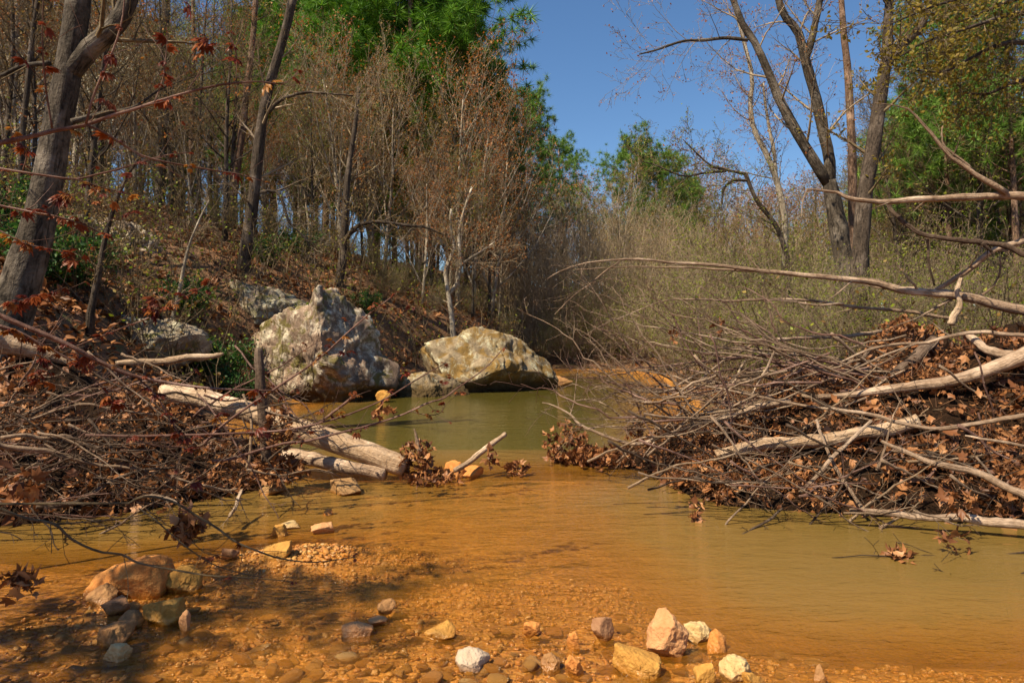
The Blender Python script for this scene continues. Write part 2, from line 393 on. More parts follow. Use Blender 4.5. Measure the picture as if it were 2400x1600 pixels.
def watermat():
    k = N('water'); k.t.nodes.remove(k.b)
    ob = k.coord('Object'); obs = k.coord('Object', (1.0, 2.6, 1))
    a = k.n('ShaderNodeAttribute'); a.attribute_name = 'depth'
    dep = a.outputs['Fac']
    murk = k.math('SUBTRACT', 1.0, k.math('POWER', 2.718, k.math('MULTIPLY', dep, -4.2)), True)
    murk = k.math('MULTIPLY', murk, .93)
    nz = k.noise(ob, .55, 4, .6, .5)
    silt = k.ramp(dep, [(.04, (.55, .215, .018)), (.15, (.38, .17, .024)), (.30, (.26, .145, .034)), (.50, (.195, .118, .032)), (.70, (.075, .068, .013))])
    silt = k.mix(k.math('MULTIPLY', nz, .25), silt, (.23, .14, .03))
    df = k.n('ShaderNodeBsdfDiffuse'); k.l(silt, df.inputs['Color'])
    tr = k.n('ShaderNodeBsdfTransparent'); k.l(k.ramp(dep, [(0, (1, .98, .95)), (.4, (.95, .72, .36))]), tr.inputs['Color'])
    mx = k.n('ShaderNodeMixShader'); k.l(murk, mx.inputs[0]); k.l(tr.outputs[0], mx.inputs[1]); k.l(df.outputs[0], mx.inputs[2])
    gl = k.n('ShaderNodeBsdfGlossy'); gl.inputs['Roughness'].default_value = .02; gl.inputs['Color'].default_value = (.92, .92, .92, 1)
    h = k.math('ADD', k.math('MULTIPLY', k.noise(obs, 2.2, 3, .5, .6), 1.0), k.math('MULTIPLY', k.noise(obs, 9, 3, .55, .8), .42))
    h = k.math('ADD', h, k.math('MULTIPLY', k.noise(obs, 26, 3, .6), .14))
    bp = k.n('ShaderNodeBump'); bp.inputs['Strength'].default_value = .75; bp.inputs['Distance'].default_value = .035; k.l(h, bp.inputs['Height'])
    k.l(k.ramp(dep, [(.1, (.8, .8, .8)), (.55, (.32, .32, .32))]), bp.inputs['Strength'])
    fr = k.n('ShaderNodeFresnel'); fr.inputs['IOR'].default_value = 1.33
    k.l(bp.outputs[0], gl.inputs['Normal']); k.l(bp.outputs[0], fr.inputs['Normal'])
    m2 = k.n('ShaderNodeMixShader'); k.l(fr.outputs[0], m2.inputs[0]); k.l(mx.outputs[0], m2.inputs[1]); k.l(gl.outputs[0], m2.inputs[2])
    k.l(m2.outputs[0], k.o.inputs['Surface'])
    return k.m
M['water'] = watermat()

# ------------------------------------------------------------------ terrain and water
YL = [-20, 3, 5, 7, 9, 12, 14.5, 16.5, 18, 21, 24, 28, 40]; XL = [-7.5, -6.5, -6.0, -4.8, -4.7, -4.9, -4.8, -4.4, -2.6, -1.2, .3, 1.5, 3]
YR = [-20, 3, 5, 6, 7, 8.4, 10, 14, 20, 26, 30, 40]; XR = [8, 6.5, 5.6, 4.6, 3.5, 2.7, 2.9, 3.6, 4.6, 5.6, 4, 3]
YFAR = 29.0
def shore(x, y):
    """signed distance, positive on land"""
    xl = np.interp(y, YL, XL); xr = np.interp(y, YR, XR)
    return np.maximum(np.maximum(xl - x, x - xr), y - YFAR), xl, xr
def H(x, y):
    x = np.asarray(x, float); y = np.asarray(y, float); sh = x.shape; x = x.ravel(); y = y.ravel()
    s, xl, xr = shore(x, y)
    p3 = np.stack([x, y, np.zeros_like(x)], -1)
    n = fbm(p3 * .5, 3, 4); nf = fbm(p3 * 3.1, 11, 3)
    sl = np.maximum(xl - x, 0)
    near = 1.35 * sstep(0, 2.6, sl) + 6.2 * (1 - np.exp(-np.maximum(sl - 1.6, 0) * .72 / 6.2))
    u = -x * .9 + (y - 29) * .38 - 2.0
    back = .8 * sstep(0, 3, y - YFAR) + 12 * (1 - np.exp(-np.maximum(u, 0) * .55 / 12)) * sstep(18, 34, y)
    sr = np.maximum(x - xr, 0)
    right = .55 * sstep(0, 2, sr) + .35 * sstep(3, 12, sr)
    farh = 6 * sstep(90, 400, np.hypot(x, y))
    land = np.maximum(np.maximum(np.minimum(near, 60), back), right) + farh + n * .16 * sstep(0, 2, s) + .02
    # bed
    pool = -.75 * sstep(0, 2.2, -s)
    # shallows in front: wedge of gravel rising to the near bank, a bar at (-1.5,4.9) and a sill under the log line at y~7.3
    t = np.interp(y, [-20, 0, 2.6, 3.2, 3.9, 4.8, 6.0, 6.9, 7.4, 8.0, 9.0, 40], [.3, .14, .045, .06, .08, .12, .17, .15, .08, .2, .6, .75])
    side = .42 * sstep(-.2, 2.8, x - .12 * (y - 3) + .35 * n) * sstep(3.0, 4.3, y) * (1 - sstep(7.0, 8, y))
    chan = .26 * np.exp(-((x + 3.2 - .55 * (y - 5.2)) / 1.2) ** 2) * sstep(4.5, 5.3, y) * (1 - sstep(6.5, 7.2, y))
    bar = .125 * np.exp(-(((x + 1.45) / .75) ** 2 + ((y - 4.75) / .45) ** 2)) + .05 * np.exp(-(((x + 2.1) / .8) ** 2 + ((y - 3.7) / .6) ** 2)) + .03 * np.exp(-(((x + .2) / .9) ** 2 + ((y - 3.0) / .5) ** 2))
    depth = np.maximum(t + side + chan - bar, -.02) + nf * .014 + n * .015
    bed = np.where(y < 9, -np.minimum(depth, .8), np.minimum(pool, -.02))
    bed = np.where(y < 9, np.maximum(bed, pool - .03 - .4 * (y < 6)), bed)
    k = sstep(-.25, .35, s)
    out = bed * (1 - k) + land * k
    return out.reshape(sh)
def axis(lo, hi, fine_lo, fine_hi, st, gr):
    a = list(np.arange(fine_lo, fine_hi + 1e-6, st)); s = st; v = fine_hi
    while v < hi: s *= gr; v += s; a.append(v)
    s = st; v = fine_lo; b = []
    while v > lo: s *= gr; v -= s; b.append(v)
    return np.array(b[::-1] + a)
gx = axis(-900, 900, -5, 5, .075, 1.06); gy = axis(-60, 1500, 2.2, 9, .06, 1.045)
def sheet(gx, gy, zf):
    X, Y = np.meshgrid(gx, gy); Zv = zf(X, Y); n, m = X.shape
    i = np.arange(n * m).reshape(n, m); f = np.stack([i[:-1, :-1], i[:-1, 1:], i[1:, 1:], i[1:, :-1]], -1).reshape(-1, 4)
    return np.stack([X, Y, Zv], -1).reshape(-1, 3), [f]
v, f = sheet(gx, gy, H)
ground = tag(link('ground', mesh_np('ground', v, f, True), M['ground']), 'leaf-strewn wooded banks and orange gravel creek bed', kind='structure')
wx = axis(-16, 16, -4, 4, .1, 1.05); wy = axis(-20, 34, 2.2, 9, .08, 1.04)
v, f = sheet(wx, wy, lambda X, Y: np.zeros_like(X))
wm = mesh_np('water', v, f, True)
at = wm.attributes.new('depth', 'FLOAT', 'POINT'); at.data.foreach_set('value', np.maximum(-H(v[:, 0], v[:, 1]), 0).astype(np.float32))
water = tag(link('water', wm, M['water']), 'murky olive and orange creek water with small ripples', kind='structure')
def Hs(x, y): return float(H(np.array([x]), np.array([y]))[0])

# ------------------------------------------------------------------ rocks
def sphere_grid(nu, nv):
    th = np.linspace(0, 2 * math.pi, nu, endpoint=False); ph = np.linspace(0, math.pi, nv)
    return th, ph
def grid_faces(nu, nv):
    i = np.arange(nu * nv).reshape(nv, nu); j = np.roll(i, -1, axis=1)
    return np.stack([i[:-1], j[:-1], j[1:], i[1:]], -1).reshape(-1, 4)
def boulder(name, poly, d, thick, label, mat, seed, nu=260, nv=120, facets=16, amp=.12, cat='boulder'):
    """rock with the outline poly (photo pixels) at distance d and its own depth `thick`"""
    pts = np.array([P(px, py, d) for px, py in poly])[:, [0, 2]]
    c = (pts.min(0) + pts.max(0)) / 2; th, ph = sphere_grid(nu, nv)
    q = pts - c; a = np.roll(q, -1, axis=0)
    rho = np.zeros(nu)
    for k, t in enumerate(th):
        dv = np.array([math.cos(t), math.sin(t)]); e = a - q
        den = dv[0] * e[:, 1] - dv[1] * e[:, 0]; den = np.where(np.abs(den) < 1e-9, 1e-9, den)
        r = (q[:, 0] * e[:, 1] - q[:, 1] * e[:, 0]) / den; s = (q[:, 0] * dv[1] - q[:, 1] * dv[0]) / den
        ok = (r > 0) & (s >= -1e-6) & (s <= 1 + 1e-6); rho[k] = r[ok].max() if ok.any() else .3
    sp = np.sin(ph)[:, None] ** .62; cp = np.cos(ph)[:, None]; cp = np.sign(cp) * np.abs(cp) ** .8
    X = rho * sp * np.cos(th); Zv = rho * sp * np.sin(th); Y = -thick * cp * np.ones(nu)
    V = np.stack([X, Y, Zv], -1).reshape(-1, 3)
    g = np.random.default_rng(seed); R0 = rho.mean()
    for _ in range(facets):                          # cut flat facets, mostly on the faces that show
        n = g.normal(size=3) * np.array([.55, .3, .55]); n[1] -= np.sign(n[1] + .5) * .8; n[2] = abs(n[2]) if n[2] > -.25 else n[2]; n /= np.linalg.norm(n)
        h = V @ n; lim = h.max() * g.uniform(.55, .86); ex = np.maximum(h - lim, 0); V -= (ex * .92)[:, None] * n
    nn = V / (np.linalg.norm(V, axis=1, keepdims=True) + 1e-6)
    W = V + .25 * R0 * np.stack([fbm(V / R0 * 1.3 + 9 * c, seed + c, 3) for c in range(3)], -1)
    cell = np.floor(W @ np.array([[.5, .3, .9], [.8, -.5, .1], [-.3, .9, .45]]) / (R0 * .42))   # blocky joints: each block steps in or out
    step = _hash(cell[:, 0].astype(int), cell[:, 1].astype(int), cell[:, 2].astype(int), seed) - .5
    rid = 1 - 2 * np.abs(fbm(V / R0 * 1.6, seed, 3)); fine = fbm(V / R0 * 6.0, seed + 9, 5, .6)
    V += nn * (amp * R0 * (.6 * (rid - .5) + .34 * fine + .75 * step))[:, None]
    lo, hi = q.min(0), q.max(0)                      # keep the outline's own width and height
    for ax, j in ((0, 0), (2, 1)):
        V[:, ax] = lo[j] + (V[:, ax] - V[:, ax].min()) / (V[:, ax].max() - V[:, ax].min()) * (hi[j] - lo[j])
    V[:, 2] += c[1]
    o = link(name, mesh_np(name, V, [grid_faces(nu, nv)], True), mat, None, (c[0], d + thick * .25, 0))
    return tag(o, label, cat)
boulder('boulder', Z5([(-190, 880), (-200, 660), (-110, 500), (-30, 400), (60, 340), (180, 300), (330, 300), (365, 215), (400, 180), (445, 180), (475, 235), (520, 275), (590, 320), (660, 385), (705, 455), (722, 530), (750, 610), (832, 680), (840, 790), (815, 930), (700, 1080), (450, 1160), (150, 1150), (-100, 1060)]),
        15.4, 1.4, 'tall pale lichen-streaked boulder with a jagged peak rising from the pool edge', M['boulder'], 5, amp=.11, facets=12)
boulder('boulder', Z5([(972, 610), (990, 575), (1055, 540), (1065, 515), (1135, 492), (1250, 490), (1310, 452), (1400, 428), (1500, 458), (1605, 490), (1700, 560), (1730, 600), (1800, 620), (1865, 700), (1868, 800), (1850, 900), (1780, 1050), (1600, 1130), (1350, 1130), (1150, 1080), (1040, 950), (985, 800), (970, 700)]),
        18.2, 1.5, 'broad rounded boulder with brown moss and pale lichen standing in the pool', M['boulder_moss'], 8, amp=.085, facets=12)
boulder('boulder', Z5([(805, 800), (830, 735), (930, 725), (1010, 712), (1150, 715), (1240, 760), (1305, 800), (1310, 900), (1200, 1000), (1000, 1010), (850, 940)]),
        16.6, .85, 'low flat rock ledge at the waterline between the two big boulders', M['boulder_moss'], 12, amp=.12, facets=16)
boulder('boulder', Z5([(-420, 300), (-330, 170), (-180, 110), (-60, 150), (30, 160), (130, 190), (190, 235), (300, 270), (300, 420), (100, 560), (-150, 620), (-330, 520)]),
        17.0, 1.3, 'shaded grey-green boulder behind the jagged pale boulder', M['boulder_grey'], 21, amp=.12)
boulder('boulder', Z4([(480, 640), (540, 500), (560, 380), (700, 355), (850, 390), (1000, 365), (1120, 420), (1210, 480), (1240, 560), (1200, 680), (800, 700)]),
        12.5, .7, 'cracked grey rock with lichen patches behind the left driftwood', M['boulder_grey'], 31, amp=.11)
boulder('boulder', Z4([(210, 480), (240, 380), (330, 350), (480, 370), (560, 450), (570, 560), (420, 600), (250, 580)]),
        12.0, .6, 'small shaded rock at the foot of the forked grey tree', M['boulder_grey'], 37, amp=.12)
boulder('boulder', [(225, 505), (300, 520), (350, 560), (410, 612), (400, 640), (330, 620), (250, 570), (190, 530)],
        17.0, 1.2, 'long pale rock slab sloping down the leafy hillside', M['boulder'], 41, amp=.14, facets=12)
boulder('boulder', [(120, 530), (150, 505), (200, 500), (230, 540), (200, 580), (130, 580)],
        16.0, .6, 'small pale rock above the long slab on the slope', M['boulder_grey'], 43)

def icos(sub):
    import bmesh
    bm = bmesh.new(); bmesh.ops.create_icosphere(bm, subdivisions=sub, radius=1.0)
    v = np.array([x.co[:] for x in bm.verts]); f = np.array([[q.index for q in p.verts] for p in bm.faces]); bm.free()
    return v, f
ICO = {s: icos(s) for s in (1, 2, 4)}
def stone_verts(seed, sub, sx=1, sy=1, sz=.7, facets=7, rough=.06, sharp=1.0):
    v, f = ICO[sub]; v = v.copy(); g = np.random.default_rng(seed)
    v = np.sign(v) * np.abs(v) ** g.uniform(.6, .9); v = v @ rand_rot(1, None, g=g)[0]
    for _ in range(facets):
        n = g.normal(size=3); n /= np.linalg.norm(n); lim = g.uniform(.42, .8)
        ex = np.maximum(v @ n - lim, 0); v -= (ex * .92 * sharp)[:, None] * n
    v *= np.array([sx, sy, sz])
    v += v * (rough * fbm(v * 2.5, seed, 4))[:, None]
    return v, f
def stone(px, pyb, wpx, hpx, mat, label, seed, facets=8, deep=.75, rot=None, sink=.35):
    d = gd(pyb); wid = wpx / F * d; hei = hpx / F * d
    v, f = stone_verts(seed, 4, 1, 1, 1, facets, .11)
    v /= (v.max(0) - v.min(0)) / 2
    if rot:
        c, s = math.cos(rot), math.sin(rot); v = v @ np.array([[c, 0, s], [0, 1, 0], [-s, 0, c]]); v /= (v.max(0) - v.min(0)) / 2
    v *= np.array([wid / 2, wid * deep / 2, hei * (1 + sink) / 2])
    x = (px - CX) / F * d; zc = hei - v[:, 2].max()
    bed = Hs(x, d + wid * .3)
    zc = min(zc, zc)
    o = link('river_stone', mesh_np('river_stone', v, [f], True), M[mat], None, (x, d + wid * deep * .35, zc))
    return tag(o, label, 'stone')
STONES = [
 (285, 1402, 200, 92, 'stone_orange', 'large smooth orange rock in the shaded shallows below a drooping branch'),
 (424, 1392, 88, 60, 'stone_ochre', 'knobbly ochre rock touching the large smooth orange rock'),
 (228, 1416, 72, 40, 'stone_brown', 'rounded brown stone leaning on the front of the large orange rock'),
 (264, 1440, 62, 36, 'stone_mauve', 'dark brown stone in front of the large orange rock'),
 (378, 1455, 98, 58, 'stone_ochre', 'thick ochre slab with a flat top in the shaded shallows'),
 (300, 1468, 58, 30, 'stone_brown', 'small brown wedge beside the thick ochre slab'),
 (432, 1478, 26, 48, 'stone_pink', 'narrow pinkish shard standing beside the thick ochre slab'),
 (262, 1512, 88, 48, 'stone_brown', 'tan tilted slab lying half under water in the shade'),
 (268, 1550, 62, 40, 'stone_cream', 'pale blunt cobble in the shaded brown shallows'),
 (652, 1300, 66, 48, 'stone_ochre', 'yellow wedge-shaped stone on the gravel bar'),
 (528, 1310, 46, 26, 'stone_mauve', 'rounded mauve-grey stone in the channel by the gravel bar'),
 (677, 1240, 56, 13, 'stone_cream', 'thin flat pale slab at the back of the gravel bar'),
 (654, 1258, 36, 28, 'stone_ochre', 'small ochre block under the thin flat pale slab'),
 (760, 1250, 58, 24, 'stone_pink', 'pinkish white block at the tip of the gravel bar'),
 (765, 1207, 26, 14, 'stone_orange', 'small orange stone poking out of the brown water upstream of the bar'),
 (831, 1492, 76, 36, 'stone_pink', 'pale pink stone half sunk in the gravel shallows'),
 (880, 1466, 48, 16, 'stone_pink', 'thin pink flake behind the half-sunk pale pink stone'),
 (1030, 1498, 74, 26, 'stone_ochre', 'low dull ochre stone among the orange pebbles'),
 (1108, 1565, 88, 52, 'stone_white', 'flat whitish stone lying on the orange pebbles'),
 (1242, 1492, 42, 32, 'stone_orange', 'round orange cobble sitting alone in the shallows'),
 (1412, 1502, 56, 50, 'stone_mauve', 'dark wet brown stone with a pale tip'),
 (1566, 1535, 108, 112, 'stone_pink', 'upright triangular pink-orange stone, tallest in the shallows'),
 (1640, 1505, 70, 48, 'stone_cream', 'creamy white stone behind the upright triangular stone'),
 (1682, 1525, 46, 48, 'stone_orange', 'wet orange stone beside the creamy white stone'),
 (1495, 1585, 118, 66, 'stone_ochre', 'yellow-brown squared block in front of the upright triangular stone'),
 (1290, 1572, 50, 38, 'stone_brown', 'tan cobble next to a rusty cobble near the whitish flat stone'),
 (1345, 1588, 50, 46, 'stone_orange', 'rusty angular cobble touching the tan cobble'),
 (1727, 1592, 74, 52, 'stone_cream', 'cream-white cobble with a smooth domed top'),
 (1660, 1606, 50, 48, 'stone_ochre', 'ochre round-topped cobble beside the cream-white domed cobble'),
 (1768, 1612, 54, 30, 'stone_ochre', 'ochre cobble leaning on the cream-white domed cobble'),
 (1345, 1520, 32, 40, 'stone_orange', 'small upright rusty stone behind the rusty angular cobble'),
 (1925, 1602, 32, 42, 'stone_brown', 'small brown angular stone alone in the right shallows'),
 (905, 1440, 46, 30, 'stone_brown', 'brown rounded stone under a skin of water behind the pink flake'),
 (901, 942, 38, 28, 'stone_ochre', 'bright ochre stone at the foot of the jagged pale boulder'),
 (1318, 906, 44, 26, 'stone_brown', 'brown rock in the pool beside the broad mossy boulder'),
 (812, 1160, 80, 36, 'stone_grey', 'wet grey stone in the riffle below the fallen logs'),
 (1066, 1122, 48, 42, 'stone_orange', 'orange lump among the leaves at the log end'),
 (1106, 1120, 56, 26, 'stone_orange', 'smooth orange stone at the foot of the leaning stick'),
 (635, 1160, 66, 26, 'stone_grey', 'grey stone under the leaf clump by the dead post'),
]
ZA = lambda pts: zoom(0, 1150, 900 / 2352, pts)
ZB = lambda pts: zoom(800, 1150, 900 / 2352, pts)
OUTLINE = {'large smooth orange': ZA([(490, 650), (500, 580), (560, 530), (660, 480), (800, 440), (920, 425), (980, 460), (1000, 520), (990, 610), (940, 655), (850, 660), (700, 660), (600, 665), (520, 680)]),
 'knobbly ochre': ZA([(1000, 560), (1030, 500), (1080, 470), (1150, 470), (1210, 520), (1215, 580), (1130, 625), (1040, 615)]),
 'thick ochre slab': ZA([(860, 720), (900, 680), (1000, 665), (1100, 670), (1115, 740), (1080, 795), (1000, 820), (910, 815)]),
 'tan tilted slab': ZA([(570, 930), (610, 880), (700, 840), (780, 825), (795, 860), (760, 905), (650, 950)]),
 'pale blunt cobble': ZA([(620, 1000), (660, 950), (720, 945), (775, 980), (760, 1030), (700, 1050), (640, 1035)]),
 'yellow wedge-shaped': ZA([(1605, 350), (1700, 325), (1775, 315), (1780, 370), (1730, 415), (1650, 440), (1620, 400)]),
 'pale pink stone half': ZB([(-15, 850), (20, 830), (80, 820), (190, 850), (180, 885), (90, 905), (0, 890)]),
 'flat whitish': ZB([(695, 1040), (705, 1000), (760, 978), (830, 990), (900, 1035), (912, 1060), (870, 1085), (790, 1105), (730, 1085)]),
 'upright triangular': ZB([(1865, 950), (1900, 860), (1940, 780), (1970, 743), (2010, 743), (2070, 810), (2135, 880), (2120, 955), (2070, 1010), (1990, 1020), (1920, 990)]),
 'creamy white stone': ZB([(2105, 830), (2150, 812), (2240, 820), (2278, 860), (2250, 915), (2190, 930), (2130, 905)]),
 'yellow-brown squared': ZB([(1675, 1010), (1690, 963), (1760, 985), (1880, 1020), (1968, 1040), (1960, 1095), (1900, 1140), (1800, 1115), (1700, 1090), (1668, 1055)]),
 'tan cobble next': ZB([(1220, 1050), (1240, 1010), (1290, 998), (1340, 1035), (1342, 1080), (1280, 1098), (1230, 1080)]),
 'rusty angular cobble touching': ZB([(1370, 1060), (1400, 1018), (1460, 1048), (1492, 1100), (1450, 1138), (1390, 1122)]),
 'cream-white cobble with': [(1692, 1560), (1705, 1545), (1730, 1540), (1755, 1550), (1768, 1575), (1755, 1596), (1720, 1600), (1695, 1590)]}
def outlined_stone(lab, mat, seed):
    for key, poly in OUTLINE.items():
        if lab.startswith(key):
            xs = [a for a, b in poly]; d = gd(max(b for a, b in poly)); th = (max(xs) - min(xs)) / F * d * .42
            boulder('river_stone', [(a, b + (12 if b > np.mean([q[1] for q in poly]) else 0)) for a, b in poly], d + th * .5, th, lab, M[mat], seed, 96, 48, 7, .08, 'stone'); return True
    return False
for i, (a, b, c, e, m, lab) in enumerate(STONES):
    if outlined_stone(lab, m, 700 + i): continue
    stone(a, b, c, e, m, lab, 100 + i, facets=7 + i % 5, rot=(.25 if i % 3 == 0 else -.15 if i % 3 == 1 else 0), deep=.7 + .1 * (i % 3))
for i, (px, py, wp, m, lab) in enumerate([(755, 1440, 40, 'stone_brown', 'round orange-brown cobble under the shaded water'), (320, 1505, 58, 'stone_brown', 'brown drowned stone beside the tilted tan slab'),
        (175, 1560, 76, 'stone_brown', 'flat brown drowned stone at the left of the shallows'), (1900, 1432, 96, 'stone_ochre', 'long yellow slab lying on the bed under clear water'), (1130, 1425, 50, 'stone_ochre', 'small yellow slab lying on the bed in the ripples')]):
    d = gd(py); x = (px - CX) / F * d; wd = wp / F * d; v, f = stone_verts(300 + i, 4, 1, .75, .35, 9); z = Hs(x, d)
    tag(link('river_stone', mesh_np('river_stone', v * wd / 2, [f], True), M[m], None, (x, d, z + wd * .08)), lab, 'stone')
# pebbles one by one, then gravel
pm = []
for i in range(9):
    v, f = stone_verts(400 + i, 2, 1, .8, .62, 7, .05); me = mesh_np('pebble', v, [f], True); me.materials.append(M['pebble']); pm.append(me)
cnt = 0
while cnt < 270:
    t = rng.random(); py = 1600 - 190 * t ** 1.5; px = rng.gauss(1250, 420) if rng.random() < .75 else rng.uniform(120, 900)
    if px < 60 or px > 2150: continue
    d = gd(py); x = (px - CX) / F * d; s = rng.choice([.02, .025, .031, .038, .048]) * rng.uniform(.8, 1.2)
    if px < 900 and s < .025: s += .01
    o = link('pebble', rng.choice(pm), None, None, (x, d, Hs(x, d) + s * rng.choice([.15, .3, .6]))); o.scale = (s * 1.2, s, s * .8)
    o.rotation_euler = (rng.uniform(-.3, .3), rng.uniform(-.3, .3), rng.uniform(0, 6.28))
    tag(o, 'small ochre or brown pebble lying in the clear gravel shallows', 'pebble', 'pebbles in the gravel shallows'); cnt += 1
g0 = np.array([(nr.uniform(-2.6, 2.8), nr.uniform(2.5, 4.4)) for _ in range(9000)] + [(nr.normal(-1.35, .55), nr.normal(4.75, .25)) for _ in range(2200)])
z0 = H(g0[:, 0], g0[:, 1]); ok = z0 > -.13; g0 = g0[ok]; z0 = z0[ok]
gs = nr.choice([.007, .010, .014, .019, .025], len(g0), p=[.3, .28, .22, .14, .06]) * nr.uniform(.8, 1.3, len(g0))
temps = [stone_verts(500 + i, 1, 1, .8, .6, 5, .05) for i in range(6)]
v, f = scatter(temps, np.stack([g0[:, 0], g0[:, 1], z0 + gs * .2], -1), gs, rand_rot(len(g0), np.tile([[0, 0, 1.0]], (len(g0), 1)), .35))
tag(link('gravel', mesh_np('gravel', v, f, True), M['gravel']), 'fine orange and tan gravel on the creek bed', kind='stuff')

# ------------------------------------------------------------------ trees: prototypes
BARE = opts(seg=[9, 6, 4, 3], wig=[.05, .16, .24, .28], trop=[.03, .10, .07, .05], taper=[.85, .85, .8, .7], limbs=2, maxl=3, sides=[8, 5, 3, 3],
            kids=[22, 9, 8], t0=[.28, .15, .12], ang=[.95, .8, .8], ratio=[.36, .46, .5], fall=[.55, .4, .3], rr=[.42, .5, .6], rmin=.007, flat=0)
VASE = opts(seg=[6, 6, 5, 3], wig=[.06, .12, .2, .25], trop=[.04, .14, .10, .06], taper=[.8, .88, .8, .7], limbs=2, maxl=3, sides=[8, 5, 3, 3],
            kids=[15, 10, 7], t0=[.12, .2, .15], ang=[.62, .55, .65], ratio=[.62, .42, .42], fall=[.35, .4, .3], rr=[.55, .5, .55], rmin=.006, flat=0)
BUSH = opts(seg=[6, 4, 3], wig=[.14, .22, .3], trop=[.06, .06, .04], taper=[.8, .7, .6], limbs=1, maxl=2, sides=[4, 3, 3],
            kids=[9, 6], t0=[.15, .15], ang=[.6, .7], ratio=[.42, .45], fall=[.4, .3], rr=[.55, .6], rmin=.004, flat=0)
PINE = opts(seg=[10, 5, 3], wig=[.025, .10, .2], trop=[.02, .05, .12], taper=[.85, .85, .7], limbs=2, maxl=2, sides=[9, 4, 3],
            kids=[60, 9], t0=[.40, .25], ang=[1.2, .75], ratio=[.26, .5], fall=[.62, .3], rr=[.28, .6], rmin=.009, flat=.8)
def needle_tuft(n, seed):
    g = np.random.default_rng(seed); d = g.normal(size=(n, 3)); d[:, 2] += .35; d /= np.linalg.norm(d, axis=1, keepdims=True)
    s = np.cross(d, g.normal(size=(n, 3))); s /= np.linalg.norm(s, axis=1, keepdims=True); L = g.uniform(.7, 1.1, (n, 1))
    v = np.stack([d * .05 - s * .032, d * .05 + s * .032, d * L], 1).reshape(-1, 3)
    return v, np.arange(3 * n).reshape(n, 3)
TUFTS = [needle_tuft(44, i) for i in range(5)]
def tree_parts(root, tb, tw, ends, trunk_mat, twig_mat, off=(0, 0, 0), leaf=None, rough=.1, g=nr):
    tb.build('trunk', trunk_mat, root, off, rough=rough)
    cr = tw.build('crown', twig_mat, root, off, smooth=False) if tw.g else None
    if leaf and ends:
        mat, size, per, temps, spread = leaf
        E = np.array([e[0] for e in ends], float) - np.array(off); n = max(1, int(per * len(E)))
        idx = g.integers(0, len(E), n) if per < 1 or per % 1 else np.repeat(np.arange(len(E)), int(per)); n = len(idx)
        pos = E[idx] + g.normal(size=(n, 3)) * spread
        v, f = scatter(temps, pos, g.uniform(.7, 1.3, n) * size, rand_rot(n, g=g), g=g)
        link('foliage', mesh_np('foliage', v, f), mat, cr if cr else root)
def grow_tree(name, o, h, r, seed, tm, wm, leaf=None, stems=1, spread=.15):
    R = random.Random(seed); root = bpy.data.objects.new(name, None); col.objects.link(root); root.empty_display_size = .3
    tb, tw, ends = Tubes(), Tubes(), []
    for s in range(stems):
        a = R.uniform(0, 6.28); sp = R.uniform(.3, 1) * spread if stems > 1 else 0
        p = (R.uniform(-1, 1) * .25 * (stems > 1), R.uniform(-1, 1) * .25 * (stems > 1), -.3)
        grow(tb, tw, ends, p, vnorm((math.cos(a) * sp, math.sin(a) * sp, 1)), h * R.uniform(.75 if stems > 1 else 1, 1), r * R.uniform(.6 if stems > 1 else 1, 1), 0, o, R)
    tree_parts(root, tb, tw, ends, tm, wm, leaf=leaf)
    return root
class Proto:
    def __init__(self, root, h): self.root, self.h, self.used = root, h, False
    def put(self, x, y, height, label, cat, group=None, rz=None, z=None, wide=1.0):
        o = self.root if not self.used else copy_tree(self.root); self.used = True
        s = height / self.h; o.location = (x, y, Hs(x, y) if z is None else z); o.scale = (s * wide, s * wide, s)
        o.rotation_euler = (rng.uniform(-.03, .03), rng.uniform(-.03, .03), rng.uniform(0, 6.28) if rz is None else rz)
        for k in ('label', 'category', 'group'):
            if k in o: del o[k]
        return tag(o, label, cat, group)
def at_px(px, d): return (px - CX) / F * d
def h_for(px, top, d):                               # height so that the top shows at row `top`
    return CAM_H - (top - HY) / F * d - Hs(at_px(px, d), d)

pines = [Proto(grow_tree('pine_tree', PINE, 18, .24, 20 + i, M['bark_pine'], M['twig_brown'], (M['needle'], .46, 2, TUFTS, .16)), 18) for i in range(2)]
pines_far = [Proto(grow_tree('pine_tree', PINE, 18, .22, 30 + i, M['bark_pine'], M['twig_brown'], (M['needle_far'], .44, 1, TUFTS, .14)), 18) for i in range(2)]
pines_low = [Proto(grow_tree('pine_tree', opts(**{**PINE.__dict__, 't0': [.18, .2], 'ratio': [.30, .5], 'fall': [.7, .3]}), 16, .22, 26, M['bark_pine'], M['twig_brown'], (M['needle'], .50, 2, TUFTS, .18)), 16)]
bare = [Proto(grow_tree('bare_tree', BARE, 14, .17, 40 + i, (M['bark_dark'], M['bark_grey'], M['bark_dark'], M['bark_grey'])[i], M['twig_brown'],
        ((M['bud_brown'], .09, .5, TINY, .08), (M['leaf_olive'], .11, .9, TINY, .10), (M['bud_orange'], .09, .4, TINY, .08), (M['bud_green'], .10, .8, TINY, .10))[i]), 14) for i in range(4)]
budding = [Proto(grow_tree('budding_tree', VASE, 10, .14, 50 + i, M['bark_pale'], M['twig_pale'], ((M['bud_orange'], .12, 1, TINY, .10), (M['bud_brown'], .11, 1, TINY, .10))[i % 2]), 10) for i in range(3)]
thicket = [Proto(grow_tree('bare_thicket', BUSH, 6, .05, 60 + i, M['twig_pale'], M['twig_pale'], (M['bud_brown'], .055, .7, TINY, .06), 18, .42), 6) for i in range(2)]
greening = [Proto(grow_tree('greening_shrub', opts(**{**BUSH.__dict__, 'kids': [11, 7]}), 4, .03, 70 + i, M['twig_brown'], M['twig_pale'], (M['bud_green'], .06, .9, TINY, .07), 15, .55), 4) for i in range(3)]
